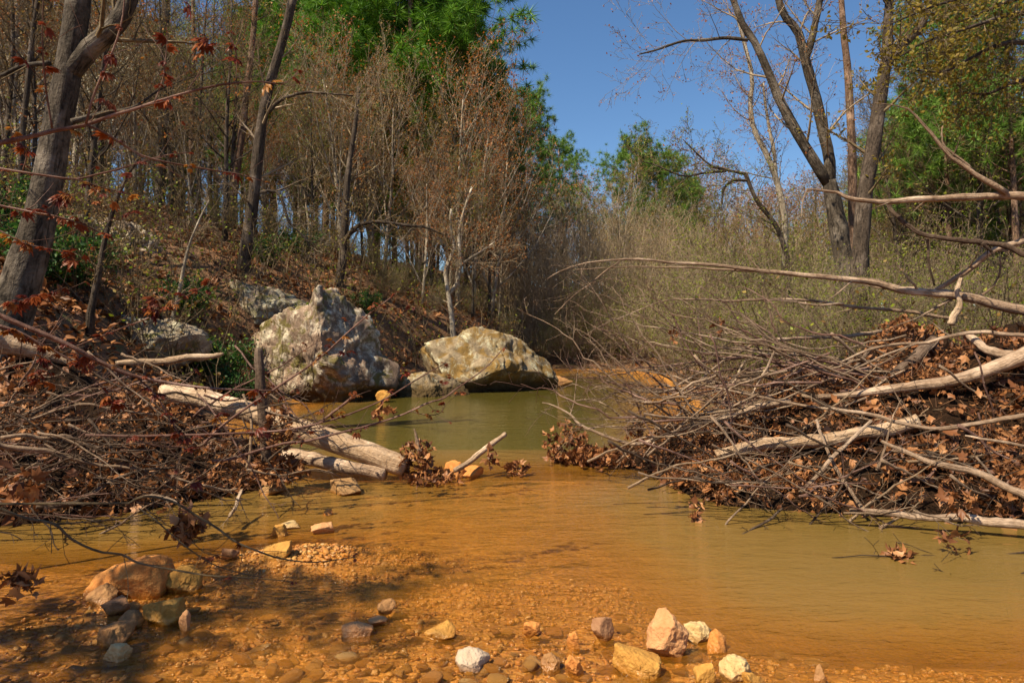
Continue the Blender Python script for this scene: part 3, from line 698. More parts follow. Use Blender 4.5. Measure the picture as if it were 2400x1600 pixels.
evergreen = [Proto(grow_tree('evergreen_shrub', BUSH, 1.5, .02, 80, M['bark_dark'], M['twig_brown'], (M['leaf_green'], .10, 2, TINY, .05), 9, .8), 1.5)]

# pines, placed one by one
for i, (px, top, d, pr, wide, lab) in enumerate([
    (985, -190, 33, pines[0], 1.25, 'tall dense green pine towering over the mossy boulder'),
    (880, -60, 37, pines[1], 1.1, 'green pine just behind the tall dense pine'),
    (1120, 190, 36, pines[0], 1.0, 'shorter green pine tucked under the right side of the tall dense pine'),
    (1010, 10, 35, pines_low[0], 1.1, 'pine with low sweeping boughs in front of the tall dense pine'),
    (1095, 120, 38, pines_low[0], 1.0, 'pine with a pointed crown leaning against the sky beside the tall dense pine'),
    (925, 120, 40, pines_low[0], 1.0, 'pine with low boughs behind the pale budding trees'),
    (780, 60, 46, pines_low[0], .9, 'far pine with low boughs seen through the fanning pale tree'),
    (1165, 330, 44, pines_low[0], .8, 'small pine filling the gap beside the slim open-crowned pine'),
    (1590, 500, 55, pines_low[0], .9, 'small low-boughed pine under the far pines'),
    (2170, 430, 30, pines_far[1], .9, 'small airy pine behind the twisted brown limb'),
    (2290, 540, 26, pines_far[0], .9, 'short airy pine low in the right-hand wood'),
    (705, -130, 40, pines[1], 1.1, 'bright green pine above the bare slope trees'),
    (590, 60, 44, pines[0], 1.0, 'dark pine deep among the bare slope trees'),
    (1236, 225, 46, pines_far[0], 1.0, 'slim open-crowned pine standing clear against the blue sky'),
    (1330, 332, 62, pines_far[1], 1.0, 'small round-topped far pine beyond the grey thicket'),
    (1475, 326, 56, pines_far[0], 1.0, 'taller of the far pines behind the long driftwood branch'),
    (1550, 380, 58, pines_far[1], 1.05, 'bushy far pine next to the taller far pine'),
    (1625, 425, 58, pines_far[1], .8, 'low bright far pine left of the gnarled dark limbs'),
    (2235, 20, 25, pines_far[0], .95, 'tall airy pine behind the olive-leaved branches'),
    (2120, 230, 33, pines_far[0], 1.0, 'pine with wispy tufts behind the dark leaning trunk'),
    (2395, -60, 22, pines_far[1], .95, 'tallest airy pine at the edge of the right-hand wood'),
    (2330, 250, 34, pines_far[1], 1.0, 'middle-sized pine inside the right-hand wood'),
    (2060, 420, 44, pines_far[1], 1.0, 'distant pine seen between the dark leaning trunk and the wood'),
    (640, -40, 36, pines_low[0], .9, 'bright green low-boughed pine at the top of the dark leaning tree'),
    (760, 20, 34, pines[0], .9, 'slender green pine between the bright pine and the tall dense pine'),
    (420, 200, 44, pines_low[0], .8, 'pine showing green between bare slope trunks'),
    (330, 60, 46, pines[0], .9, 'pine half hidden by bare trees high on the slope')]):
    x = at_px(px, d); pr.put(x, d, max(h_for(px, top, d), 5), lab, 'pine tree', wide=wide)

# bare trees on the slope and round the pool
MARKS_L = [(60, 'left of the forked grey tree'), (250, 'above the long pale slab'), (400, 'above the cracked grey rock'), (560, 'beside the dark leaning tree'), (740, 'above the jagged boulder'), (880, 'by the long horizontal dark limb'), (1030, 'behind the white-barked tree'), (1130, 'below the tall dense pine')]
MARKS_R = [(1560, 'behind the longest driftwood branch'), (1720, 'by the gnarled dark tree'), (1900, 'by the big forked tree'), (2040, 'by the dark leaning trunk'), (2200, 'under the olive-leaved branches'), (2380, 'behind the pale dead limb')]
def near(px, marks): return min(marks, key=lambda m: abs(m[0] - px))[1]
def look(pr):
    i = bare.index(pr) if pr in bare else -1
    return ('dark-barked leafless', 'grey-barked olive-budded', 'dark-barked orange-budded', 'grey-barked leafless')[i]
def deep(d, a, b): return 'near' if d < a else 'farther' if d < b else 'farthest'
def skyline(px):
    return np.interp(px, [-400, 460, 600, 800, 900, 1150, 1200, 1300, 1560, 1650, 1800, 1900, 2080, 2160, 2900], [-250, -200, 50, 170, 240, 330, 420, 430, 460, 480, 470, 450, 300, -20, -100])
GROUP_L = 'bare trees on the wooded slope'; k = 0; tries = 0; spots = []
while k < 88 and tries < 4000:
    tries += 1; d = rng.uniform(15, 58) if rng.random() < .8 else rng.uniform(40, 75); px = rng.uniform(-80, 1160)
    x = at_px(px, d); s = float(shore(np.array([x]), np.array([d]))[0][0])
    if s < 1.2 or (d < 19 and px > 330) or (d < 24 and 560 < px) or any((x - a) ** 2 + (d - b) ** 2 < 2.0 for a, b in spots): continue
    if Hs(x, d) < .3: continue
    hmax = h_for(px, skyline(px), d); h = min(rng.uniform(10, 17), hmax * rng.uniform(.8, 1.02))
    if h < 4: continue
    spots.append((x, d)); k += 1
    pr = rng.choice(bare); big = 'tall' if h > 12 else 'middle-sized' if h > 8 else 'low'
    pr.put(x, d, h, f'{big} {look(pr)} tree on the wooded slope {near(px, MARKS_L)}', 'tree', GROUP_L, wide=rng.uniform(.8, 1.05))
k = 0; tries = 0
while k < 60 and tries < 4000:
    tries += 1; d = rng.uniform(22, 60); px = rng.uniform(2060, 2500) if rng.random() < .8 else rng.uniform(1560, 2100)
    x = at_px(px, d)
    if any((x - a) ** 2 + (d - b) ** 2 < 3 for a, b in spots): continue
    h = min(rng.uniform(8, 15), h_for(px, skyline(px), d) * rng.uniform(.75, 1.0))
    if h < 3: continue
    spots.append((x, d)); k += 1
    pr = rng.choice(bare); big = 'tall' if h > 9.5 else 'low'
    pr.put(x, d, h, f'{big} {look(pr)} thin tree in the right-hand wood {near(px, MARKS_R)}', 'tree', 'bare trees in the right-hand wood', wide=rng.uniform(.8, 1.1))
k = 0; tries = 0
while k < 46 and tries < 3000:
    tries += 1; d = rng.uniform(16, 48); px = rng.uniform(-60, 1180); x = at_px(px, d)
    if float(shore(np.array([x]), np.array([d]))[0][0]) < 1.5 or Hs(x, d) < .4 or (d < 20 and px > 300) or (d < 27 and px > 560): continue
    h = min(rng.uniform(4, 8.5), h_for(px, skyline(px), d)); k += 1
    rng.choice(budding).put(x, d, max(h, 2.5), f'young pale-stemmed budding tree {"over head height" if h > 5 else "of small size"} on the slope {near(px, MARKS_L)}', 'tree', 'young budding trees on the slope')
# the wood beyond the pool
for i in range(84):
    d = rng.uniform(50, 95); px = 860 + 1640 * (i + rng.random()) / 84; h = h_for(px, float(np.interp(px, [800, 1200, 1560, 1900, 2100, 2500], [380, 470, 470, 450, 380, 250])) + rng.uniform(-10, 130), d)
    rng.choice(bare + budding).put(at_px(px, d), d, max(h, 4), f'distant bare tree in the far woods {near(px, MARKS_L) if px < 1200 else "under the small far pines" if px < 1500 else near(px, MARKS_R)}', 'tree', 'distant trees beyond the pool', wide=1.3)
# budding pale trees above the boulders
for i, (px, top, d, lab) in enumerate([
    (800, 160, 24, 'pale-limbed budding tree fanning out above the jagged boulder'),
    (900, 250, 27, 'pale budding tree behind the horizontal dark limb'),
    (1075, 215, 27, 'orange-budded tree with pale upright limbs above the mossy boulder'),
    (1150, 330, 30, 'orange-budded tree at the right edge of the tall pine'),
    (700, 200, 28, 'grey-limbed budding tree left of the fanning pale tree'),
    (990, 420, 24, 'low spreading budding tree with fine reddish twigs behind the white-barked tree'),
    (620, 300, 24, 'slim budding tree on the slope by the leaning dark trunk'),
    (450, 260, 21, 'thin budding tree on the slope above the pale slab')]):
    budding[i % 3].put(at_px(px, d), d, h_for(px, top, d), lab, 'tree')
# thickets behind the pool
for i, (px, top, d) in enumerate([(1260, 450, 34), (1340, 460, 36), (1420, 470, 35), (1500, 480, 38), (1190, 480, 33), (1300, 520, 31.5), (1385, 540, 32), (1460, 530, 32), (1560, 500, 36), (1240, 600, 30.8), (1130, 560, 33), (1630, 520, 40), (1060, 600, 36), (1345, 600, 30.6), (1290, 440, 44), (1380, 460, 46), (1460, 470, 44), (1540, 480, 45), (1220, 450, 42), (1620, 470, 46), (1700, 520, 44), (1790, 560, 42), (1870, 580, 40), (1160, 460, 40), (1500, 560, 30.5), (1570, 590, 30), (1660, 600, 28), (1740, 600, 27)]):
    thicket[i % 2].put(at_px(px, d), d, h_for(px, top, d), f'{"tall" if top < 500 else "shorter"} upright grey-tan thicket on the far bank {"beside the mossy boulder" if px < 1290 else "straight across the open pool" if px < 1430 else "beyond the twig fan"}', 'thicket', 'grey thickets on the far bank', wide=.95)
for i, (px, top, d) in enumerate([(1330, 720, 30.2), (1420, 690, 30.3), (1500, 700, 29), (1570, 660, 26), (1640, 600, 24), (1700, 560, 22), (1760, 590, 19), (1830, 560, 20), (1900, 600, 17), (1960, 620, 15.5),
        (1680, 650, 17), (1600, 700, 20), (1740, 690, 14.5), (1860, 700, 13), (2020, 650, 14), (2100, 620, 15), (2180, 600, 16), (2280, 600, 15), (2370, 580, 16), (1480, 640, 31), (1560, 570, 32), (1660, 520, 33), (1780, 500, 31), (1880, 520, 30),
        (1270, 760, 30), (2150, 500, 24), (2260, 480, 27), (2340, 520, 22), (1390, 640, 31), (2050, 560, 22)]):
    x = at_px(px, d)
    greening[i % 3].put(x, d, max(h_for(px, top, d), .8), f'{"tall" if top < 600 else "low"} wiry lime-green shrub {"on the far bank across the pool" if px < 1540 else near(px, MARKS_R)}', 'shrub', 'greening shrubs on the right and far banks', wide=1.15)
for i, (px, top, d) in enumerate([(900, 740, 22), (940, 700, 24), (870, 690, 25), (980, 720, 26), (1020, 740, 24), (820, 640, 27), (1180, 750, 28), (1100, 720, 27), (720, 620, 24), (640, 600, 23), (520, 560, 22), (760, 650, 24)]):
    x = at_px(px, d); s = float(shore(np.array([x]), np.array([d]))[0][0])
    greening[i % 3].put(x, d, max(h_for(px, top, d), 1.2), f'wiry greening shrub {near(px, MARKS_L)}, behind the boulders', 'shrub', 'greening shrubs behind the boulders', wide=1.2)
for i, (px, py, d, h) in enumerate([(470, 760, 13.5, .9), (520, 740, 14, 1.1), (100, 650, 12, 1.3), (170, 640, 12.5, 1.2), (560, 790, 13.5, .8), (620, 640, 20, 1.0), (440, 700, 15, 1.0), (30, 600, 14, 1.4), (700, 650, 22, 1.1), (860, 745, 20, .8)]):
    evergreen[0].put(at_px(px, d), d, h, ('low' if h < 1.05 else 'knee-high') + ' dark-green leafy shrub ' + ('at the foot of the forked grey tree' if px < 200 else 'between the cracked grey rock and the boulders' if px < 600 else 'behind the jagged boulder'), 'shrub', 'dark green shrubs on the left bank')

# brush and fallen leaves on the banks: far too many to count
def bank_pts(n, px0, px1, d0, d1):
    d = d0 + (d1 - d0) * nr.random(n) ** 1.2; px = nr.uniform(px0, px1, n); x = (px - CX) / F * d
    s = shore(x, d)[0]; m = s > .5; x, d = x[m], d[m]
    return x, d, H(x, d)
x, y, z = bank_pts(30000, -150, 1250, 9, 50)
v, f = scatter(DEAD[2:4], np.stack([x, y, z + .04], -1), nr.uniform(.10, .24, len(x)), rand_rot(len(x), np.tile([[0, 0, 1.0]], (len(x), 1)), .6))
x2, y2, z2 = bank_pts(9000, 1200, 2600, 9, 40)
v2, f2 = scatter(DEAD[2:4], np.stack([x2, y2, z2 + .03], -1), nr.uniform(.08, .2, len(x2)), rand_rot(len(x2), np.tile([[0, 0, 1.0]], (len(x2), 1)), .6))
tag(link('leaf_litter', mesh_np('leaf_litter', np.vstack([v, v2]), f + [a + len(v) for a in f2]), M['dead']), 'fallen brown leaves covering the wooded banks', kind='stuff')
br = Tubes(); tips = []
x, y, z = bank_pts(2600, -150, 1250, 12, 45)
xb, yb, zb = bank_pts(900, 1250, 2500, 10, 40)
for a, b, c in zip(np.concatenate([x, xb]), np.concatenate([y, yb]), np.concatenate([z, zb])):
    dv = vnorm((rng.gauss(0, .3), rng.gauss(0, .3), 1)); L = rng.uniform(.5, 2.4); p = (a, b, c - .05); pts = [p]
    for i in range(3):
        dv = vnorm((dv[0] + rng.uniform(-.25, .25), dv[1] + rng.uniform(-.25, .25), dv[2])); p = tuple(p[q] + dv[q] * L / 3 for q in range(3)); pts.append(p)
    r = .004 + L * .004; br.add(pts, [r, r * .8, r * .6, r * .3], 3)
    for i in range(5):
        t = rng.uniform(.3, 1); j = min(int(t * 3), 2); ff = t * 3 - j; q = tuple(pts[j][w_] * (1 - ff) + pts[j + 1][w_] * ff for w_ in range(3)); e = vnorm((rng.gauss(0, 1), rng.gauss(0, 1), .5)); l = L * rng.uniform(.15, .4)
        m = tuple(q[w_] + e[w_] * l * .5 for w_ in range(3)); e2 = tuple(q[w_] + e[w_] * l + (.08 * l if w_ == 2 else 0) for w_ in range(3))
        br.add([q, m, e2], [r * .5, r * .4, r * .25], 3); tips += [m, e2]
bo = tag(br.build('undergrowth', M['twig_brown'], smooth=False), 'thin leafless brush and seedlings covering the banks', kind='stuff')
T_ = np.array(tips); sel = nr.random(len(T_)) < .75; T_ = T_[sel]; half = nr.random(len(T_)) < .5
for nm, mt, q in (('greenery', 'bud_green', T_[half]), ('dry_foliage', 'bud_brown', T_[~half])):
    v, f = scatter(TINY, q + nr.normal(size=q.shape) * .04, nr.uniform(.05, .11, len(q)), rand_rot(len(q)))
    tag(link(nm, mesh_np(nm, v, f), M[mt], bo), kind='stuff')

# ------------------------------------------------------------------ trees drawn limb by limb
def limbs_of(lst, d, n=18):
    """lst: (photo points, widths in photo px[, distance pair]); returns world curves"""
    out = []
    for it in lst:
        pts, ws = it[0], it[1]; dd = it[2] if len(it) > 2 else (d, d)
        ds = np.linspace(dd[0], dd[1], len(pts)); p3 = [P(a, b, q) for (a, b), q in zip(pts, ds)]
        rr = [wv / 2 / F * (dd[0] + dd[1]) / 2 for wv in ws]
        out.append(curve(p3, rr, it[3] if len(it) > 3 else n))
    return out
def drawn_tree(name, label, cat, lst, d, tm, wm, o=None, leaf=None, sides=12, seed=1, L=2.5, rough=.12, skip=0, part='trunk', kidscale=1.0, foot=True):
    R = random.Random(seed); cs = limbs_of(lst, d); tb, tw, ends = Tubes(), Tubes(), []
    base = cs[0][0][0].copy()
    if foot:
        gz = Hs(base[0], base[1]) - .25
        if base[2] > gz:
            p0 = np.array([[base[0], base[1], gz]]); r0 = cs[0][1][0] * 1.35
            cs[0] = (np.vstack([p0, cs[0][0]]), np.concatenate([[r0], cs[0][1]])); base = p0[0]
    for j, (pp, rr) in enumerate(cs):
        tb.add([tuple(a) for a in pp], list(rr), sides)
        if o and j >= skip:
            dirs = [vnorm(tuple(a)) for a in np.gradient(pp, axis=0)]
            sprout(tb, tw, ends, [tuple(a) for a in pp], list(rr), dirs, L, 0, o, R)
    root = thing(name, label, cat, tuple(base))
    tree_parts(root, tb, tw, ends, tm, wm, tuple(base), leaf, rough)
    return root
SPRAY = opts(seg=[6, 5, 4, 3], wig=[.1, .2, .26, .3], trop=[.03, .05, .04, .03], taper=[.85, .85, .8, .7], limbs=1, maxl=3, sides=[6, 4, 3, 3],
             kids=[10, 6, 5], t0=[.12, .15, .15], ang=[.85, .75, .75], ratio=[.75, .5, .45], fall=[.3, .4, .3], rr=[.28, .55, .6], rmin=.004, flat=0)
FINE = opts(**{**SPRAY.__dict__, 'kids': [12, 7, 5]})
drawn_tree('forked_tree', 'big grey tree forking low into two mottled limbs beside the bare pine trunk', 'tree',
    [(Z3([(745, 1230), (718, 1060), (692, 930), (672, 830)]), [44, 36, 31]),
     (Z3([(668, 840), (590, 720), (520, 600), (450, 470), (410, 370), (340, 210), (280, 120), (240, 20), (200, -80)]), [26, 22, 17, 13]),
     (Z3([(676, 850), (672, 720), (640, 580), (610, 440), (570, 300), (530, 150), (460, 60), (420, -80)]), [27, 24, 20, 14]),
     (Z3([(568, 260), (600, 150), (630, 0), (645, -90)]), [18, 15, 13]),
     (Z3([(300, 185), (200, 175), (100, 185), (0, 190), (-120, 230), (-200, 250)]), [9, 7, 3])], 17, M['bark_grey'], M['twig_pale'], SPRAY,
     (M['bud_orange'], .055, .5, TINY, .04), seed=3, L=2.8, skip=1)
drawn_tree('bare_pine', 'straight reddish pine trunk without crown between the forked tree and the dark leaning trunk', 'pine tree',
    [(Z3([(792, 1230), (780, 900), (775, 600), (760, 350), (740, 150), (722, -90)]), [22, 19, 16, 13])], 19.5, M['bark_pine'], M['twig_brown'], opts(**{**BARE.__dict__, 'kids': [9, 3, 2], 't0': [.2, .2, .2], 'ang': [1.3, .8, .8], 'rr': [.16, .5, .6]}), None, seed=5, L=1.6)
drawn_tree('leaning_tree', 'dark trunk leaning right with a high fork beside the bare pine', 'tree',
    [(Z3([(812, 1240), (835, 900), (880, 650), (915, 400), (938, 250), (945, 100), (955, -90)]), [40, 34, 28, 22, 18]),
     (Z3([(918, 330), (980, 245), (1030, 190), (1090, 130), (1130, 40), (1150, -60)]), [20, 18, 12])], 15.5, M['bark_dark'], M['twig_brown'], SPRAY,
     (M['leaf_olive'], .09, .8, TINY, .06), seed=8, L=2.2)
drawn_tree('slender_tree', 'slender pale tree with orange buds left of the forked tree', 'tree',
    [(Z3([(470, 1000), (440, 860), (400, 740), (330, 600), (310, 480), (320, 350), (270, 150), (230, 0), (210, -70)]), [14, 12, 9, 6]),
     (Z3([(430, 840), (420, 700), (400, 600), (380, 480), (370, 380)]), [9, 5])], 20, M['bark_pale'], M['twig_pale'], FINE, (M['bud_orange'], .06, .7, TINY, .05), seed=11, L=2.6)
drawn_tree('gnarled_tree', 'gnarled dark tree with crooked broken limbs over the right-bank shrubs', 'tree',
    [(Z3([(480, 1180), (430, 1040), (340, 920), (290, 800)]), [11, 10, 9]), (Z3([(290, 800), (200, 780), (130, 760), (60, 700), (0, 640)]), [7, 5, 2]), (Z3([(200, 785), (100, 795), (0, 808), (-120, 760), (-200, 740)]), [6, 4, 2]),
     (Z3([(300, 830), (230, 830), (190, 870), (180, 940)]), [7, 6, 4])], 19, M['bark_dark'], M['twig_brown'], FINE, (M['bud_green'], .05, .5, TINY, .05), seed=12, L=1.7)
drawn_tree('leafing_tree', 'tree with yellow-olive young leaves hanging into the upper right', 'tree',
    [([(2560, 760), (2550, 500), (2530, 200), (2520, -50), (2500, -300)], [60, 50, 40, 30]),
     (Z3([(1830, 240), (1568, 195), (1430, 215), (1300, 280), (1200, 330), (1080, 325)]), [16, 10, 6, 3], (9.5, 8.5)),
     (Z3([(1830, 100), (1568, 60), (1400, 100), (1250, 150), (1100, 200), (1000, 260)]), [16, 10, 6, 3], (9.5, 8.5)),
     (Z3([(1830, -80), (1568, -60), (1350, -20), (1150, 30), (960, 110)]), [16, 10, 6, 3], (9.5, 8)),
     (Z3([(1830, 420), (1568, 370), (1400, 430), (1250, 420)]), [14, 8, 3], (9.5, 9.5)),
     (Z3([(1830, 10), (1568, -10), (1420, 40), (1300, 90), (1200, 120)]), [14, 8, 3], (9.5, 10))], 9.5, M['bark_dark'], M['twig_brown'],
    opts(**{**SPRAY.__dict__, 'kids': [13, 6, 5], 'trop': [.0, -.01, -.03, -.05]}), (M['leaf_olive'], .058, 1, TINY, .06), seed=15, L=1.2, skip=1)
drawn_tree('forked_tree', 'grey smooth-barked tree forking at the upper left above the leafy bank', 'tree',
    [([(14, 760), (50, 660), (85, 540), (112, 420), (135, 300), (155, 190), (172, 90), (185, -20), (195, -140)], [108, 82, 67, 60, 57, 54, 50, 44]),
     ([(160, 175), (205, 120), (250, 80), (290, 30), (312, -40), (330, -150)], [48, 44, 38, 30]),
     (Z1([(230, 290), (100, 305), (0, 350), (-100, 380)]), [12, 9, 5]), (Z1([(330, 560), (480, 520), (620, 490), (760, 400), (1000, 320)]), [14, 9, 4, 2], (8.5, 9.5))], 8.8, M['bark_grey'], M['twig_brown'],
    opts(**{**SPRAY.__dict__, 'kids': [5, 5, 4]}), (M['bud_orange'], .05, .5, TINY, .04), sides=20, seed=17, L=2.2, rough=.10, skip=1)
drawn_tree('leaning_tree', 'dark leaning tree on the slope with a pale crooked branch hanging down', 'tree',
    [(Z1([(1105, 1300), (1130, 1150), (1165, 900), (1195, 620), (1230, 420), (1300, 180), (1345, 0), (1380, -130)]), [32, 27, 23, 20, 16]),
     (Z1([(1230, 520), (1290, 460), (1400, 425), (1500, 430), (1620, 440)]), [10, 7, 3]),
     (Z1([(1180, 885), (1275, 885), (1320, 1000), (1345, 1040), (1400, 1090), (1425, 1135)]), [8, 6, 3])], 18, M['bark_dark'], M['twig_pale'], FINE, (M['bud_brown'], .05, .4, TINY, .05), seed=19, L=2.2)
for i, (pts, ws, d, mt, lab) in enumerate([
    (Z1([(1020, 1180), (1070, 900), (1100, 700), (1130, 450), (1160, 200), (1180, -80)]), [22, 18, 15, 12], 23, 'bark_pine', 'reddish leaning pine trunk on the slope left of the dark leaning tree'),
    (Z1([(728, 1080), (735, 900), (745, 640), (750, 350), (760, 50), (765, -100)]), [25, 22, 18, 14], 25, 'bark_grey', 'thick pale trunk of the close pair on the slope'),
    (Z1([(805, 1150), (795, 950), (785, 760), (780, 500), (770, 200), (775, -60)]), [17, 14, 12, 9], 25, 'bark_grey', 'thinner pale trunk of the close pair on the slope'),
    (Z1([(868, 1130), (875, 900), (880, 600), (890, 300), (885, -60)]), [14, 12, 10, 8], 28, 'bark_pine', 'straight brown trunk right of the close pale pair on the slope'),
    (Z1([(100, 640), (120, 450), (140, 250), (160, 80), (190, -80)]), [13, 12, 10, 8], 15, 'bark_dark', 'dark thin trunk left of the forked grey tree'),
    (Z1([(10, 880), (30, 650), (45, 450), (60, 200), (50, -80)]), [14, 12, 10, 8], 17, 'bark_dark', 'dark trunk at the far left of the slope')]):
    drawn_tree('slope_tree', lab, 'tree', [(pts, ws)], d, M[mt], M['twig_brown'], opts(**{**BARE.__dict__, 'kids': [15, 6, 5], 't0': [.45, .2, .2], 'rr': [.3, .5, .6]}), (M['bud_brown'], .05, .4, TINY, .05), seed=40 + i, L=3.0)
drawn_tree('white_barked_tree', 'small white-barked tree splitting into two stems behind the mossy boulder', 'tree',
    [(Z2([(518, 1580), (505, 1450), (495, 1370), (480, 1250), (500, 1190), (520, 1130), (500, 1040), (505, 960)]), [13, 12, 10, 8, 5]),
     (Z2([(500, 1350), (535, 1290), (548, 1200), (540, 1080), (560, 980), (600, 860)]), [10, 8, 5]), (Z2([(545, 1220), (600, 1180), (650, 1150), (720, 1100)]), [6, 3])], 22, M['bark_pale'], M['twig_pale'], FINE, (M['bud_orange'], .06, .7, TINY, .06), seed=23, L=2.0, skip=0)
drawn_tree('dark_limbed_tree', 'dark tree with one long horizontal limb above the jagged boulder', 'tree',
    [(Z2([(-20, 1360), (5, 1200), (10, 1100), (20, 950), (30, 800), (60, 600), (80, 400)]), [22, 18, 14, 8]),
     (Z2([(10, 1110), (60, 1050), (110, 1025), (190, 1020), (300, 1035), (390, 1045), (470, 1080)]), [13, 10, 7, 3])], 21, M['bark_dark'], M['twig_brown'], FINE, (M['bud_brown'], .06, .6, TINY, .06), seed=25, L=2.2)
drawn_tree('sapling', 'dark crooked sapling leaning on the bank right of the forked grey tree', 'tree',
    [([(212, 735), (222, 690), (232, 640), (240, 590), (252, 540), (266, 490), (290, 430), (330, 360)], [18, 14, 10, 5])], 11, M['bark_dark'], M['twig_brown'], FINE, (M['bud_brown'], .04, .4, TINY, .03), seed=27, L=1.0)
drawn_tree('sapling', 'thin pale sapling rising behind the cracked grey rock', 'tree',
    [([(405, 745), (418, 690), (432, 620), (445, 570), (470, 510), (490, 470)], [9, 7, 3])], 13.5, M['bark_pale'], M['twig_pale'], FINE, None, seed=28, L=.9)
dw = Proto(grow_tree('flowering_dogwood', VASE, 7, .09, 91, M['bark_grey'], M['twig_brown'], (M['blossom'], .12, .8, TINY, .1)), 7)
dw.put(at_px(205, 21), 21, h_for(205, 150, 21), 'dogwood with creamy white blossom behind the forked grey tree', 'tree')
dw.put(at_px(60, 24), 24, h_for(60, 170, 24), 'dogwood in white blossom at the far left of the slope', 'tree')

# ------------------------------------------------------------------ driftwood piles
def poly_in(x, y, poly):
    """distance inside the polygon (0 outside)"""
    poly = np.array(poly, float); inside = np.zeros(len(x), bool); dist = np.full(len(x), 1e9)
    for (x0, y0), (x1, y1) in zip(poly, np.roll(poly, -1, axis=0)):
        c = ((y0 > y) != (y1 > y)) & (x < (x1 - x0) * (y - y0) / (y1 - y0 + 1e-12) + x0); inside ^= c
        t = np.clip(((x - x0) * (x1 - x0) + (y - y0) * (y1 - y0)) / ((x1 - x0) ** 2 + (y1 - y0) ** 2), 0, 1)
        dist = np.minimum(dist, np.hypot(x - x0 - t * (x1 - x0), y - y0 - t * (y1 - y0)))
    return np.where(inside, dist, 0)
RPOLY = [(.42, 8.05), (1.1, 7.75), (1.5, 7.35), (1.58, 6.5), (1.85, 5.95), (2.8, 5.68), (3.9, 5.35), (6.5, 4.9), (8.5, 9), (5, 10.2), (1.8, 8.7)]
LPOLY = [(-6.8, 4.9), (-3.9, 5.35), (-3.1, 5.85), (-2.55, 6.5), (-2.2, 7.2), (-2.5, 8.0), (-4.2, 8.6), (-7.5, 8.5)]
def mound(poly, hx, hv, seed):
    def fn(x, y):
        dd = poly_in(x, y, poly); n = fbm(np.stack([x, y, np.zeros_like(x)], -1) * 1.7, seed, 4)
        return np.interp(x, hx, hv) * np.clip(dd / 1.7, 0, 1) ** .66 * (1 + .22 * n) - .06 * (dd <= 0.01) + .02
    return fn
RM = mound(RPOLY, [.4, 1.2, 1.6, 2.2, 3, 4, 6], [.26, .30, .50, .68, .98, 1.28, 1.6], 3)
LM = mound(LPOLY, [-7, -5.5, -3.9, -3.2, -2.7, -2.2], [1.5, 1.25, 1.0, .72, .5, .2], 5)
leaf_meshes = []
for t in DEAD:
    me = mesh_np('leaf', t[0] * np.array([1, 1, 1]), [t[1]]); me.materials.append(M['dead_obj']); leaf_meshes.append(me)
NEEDLE = [(np.array([(-.012, 0, 0), (.012, 0, 0), (.05, 1, .04)], float), np.array([(0, 1, 2)]))]
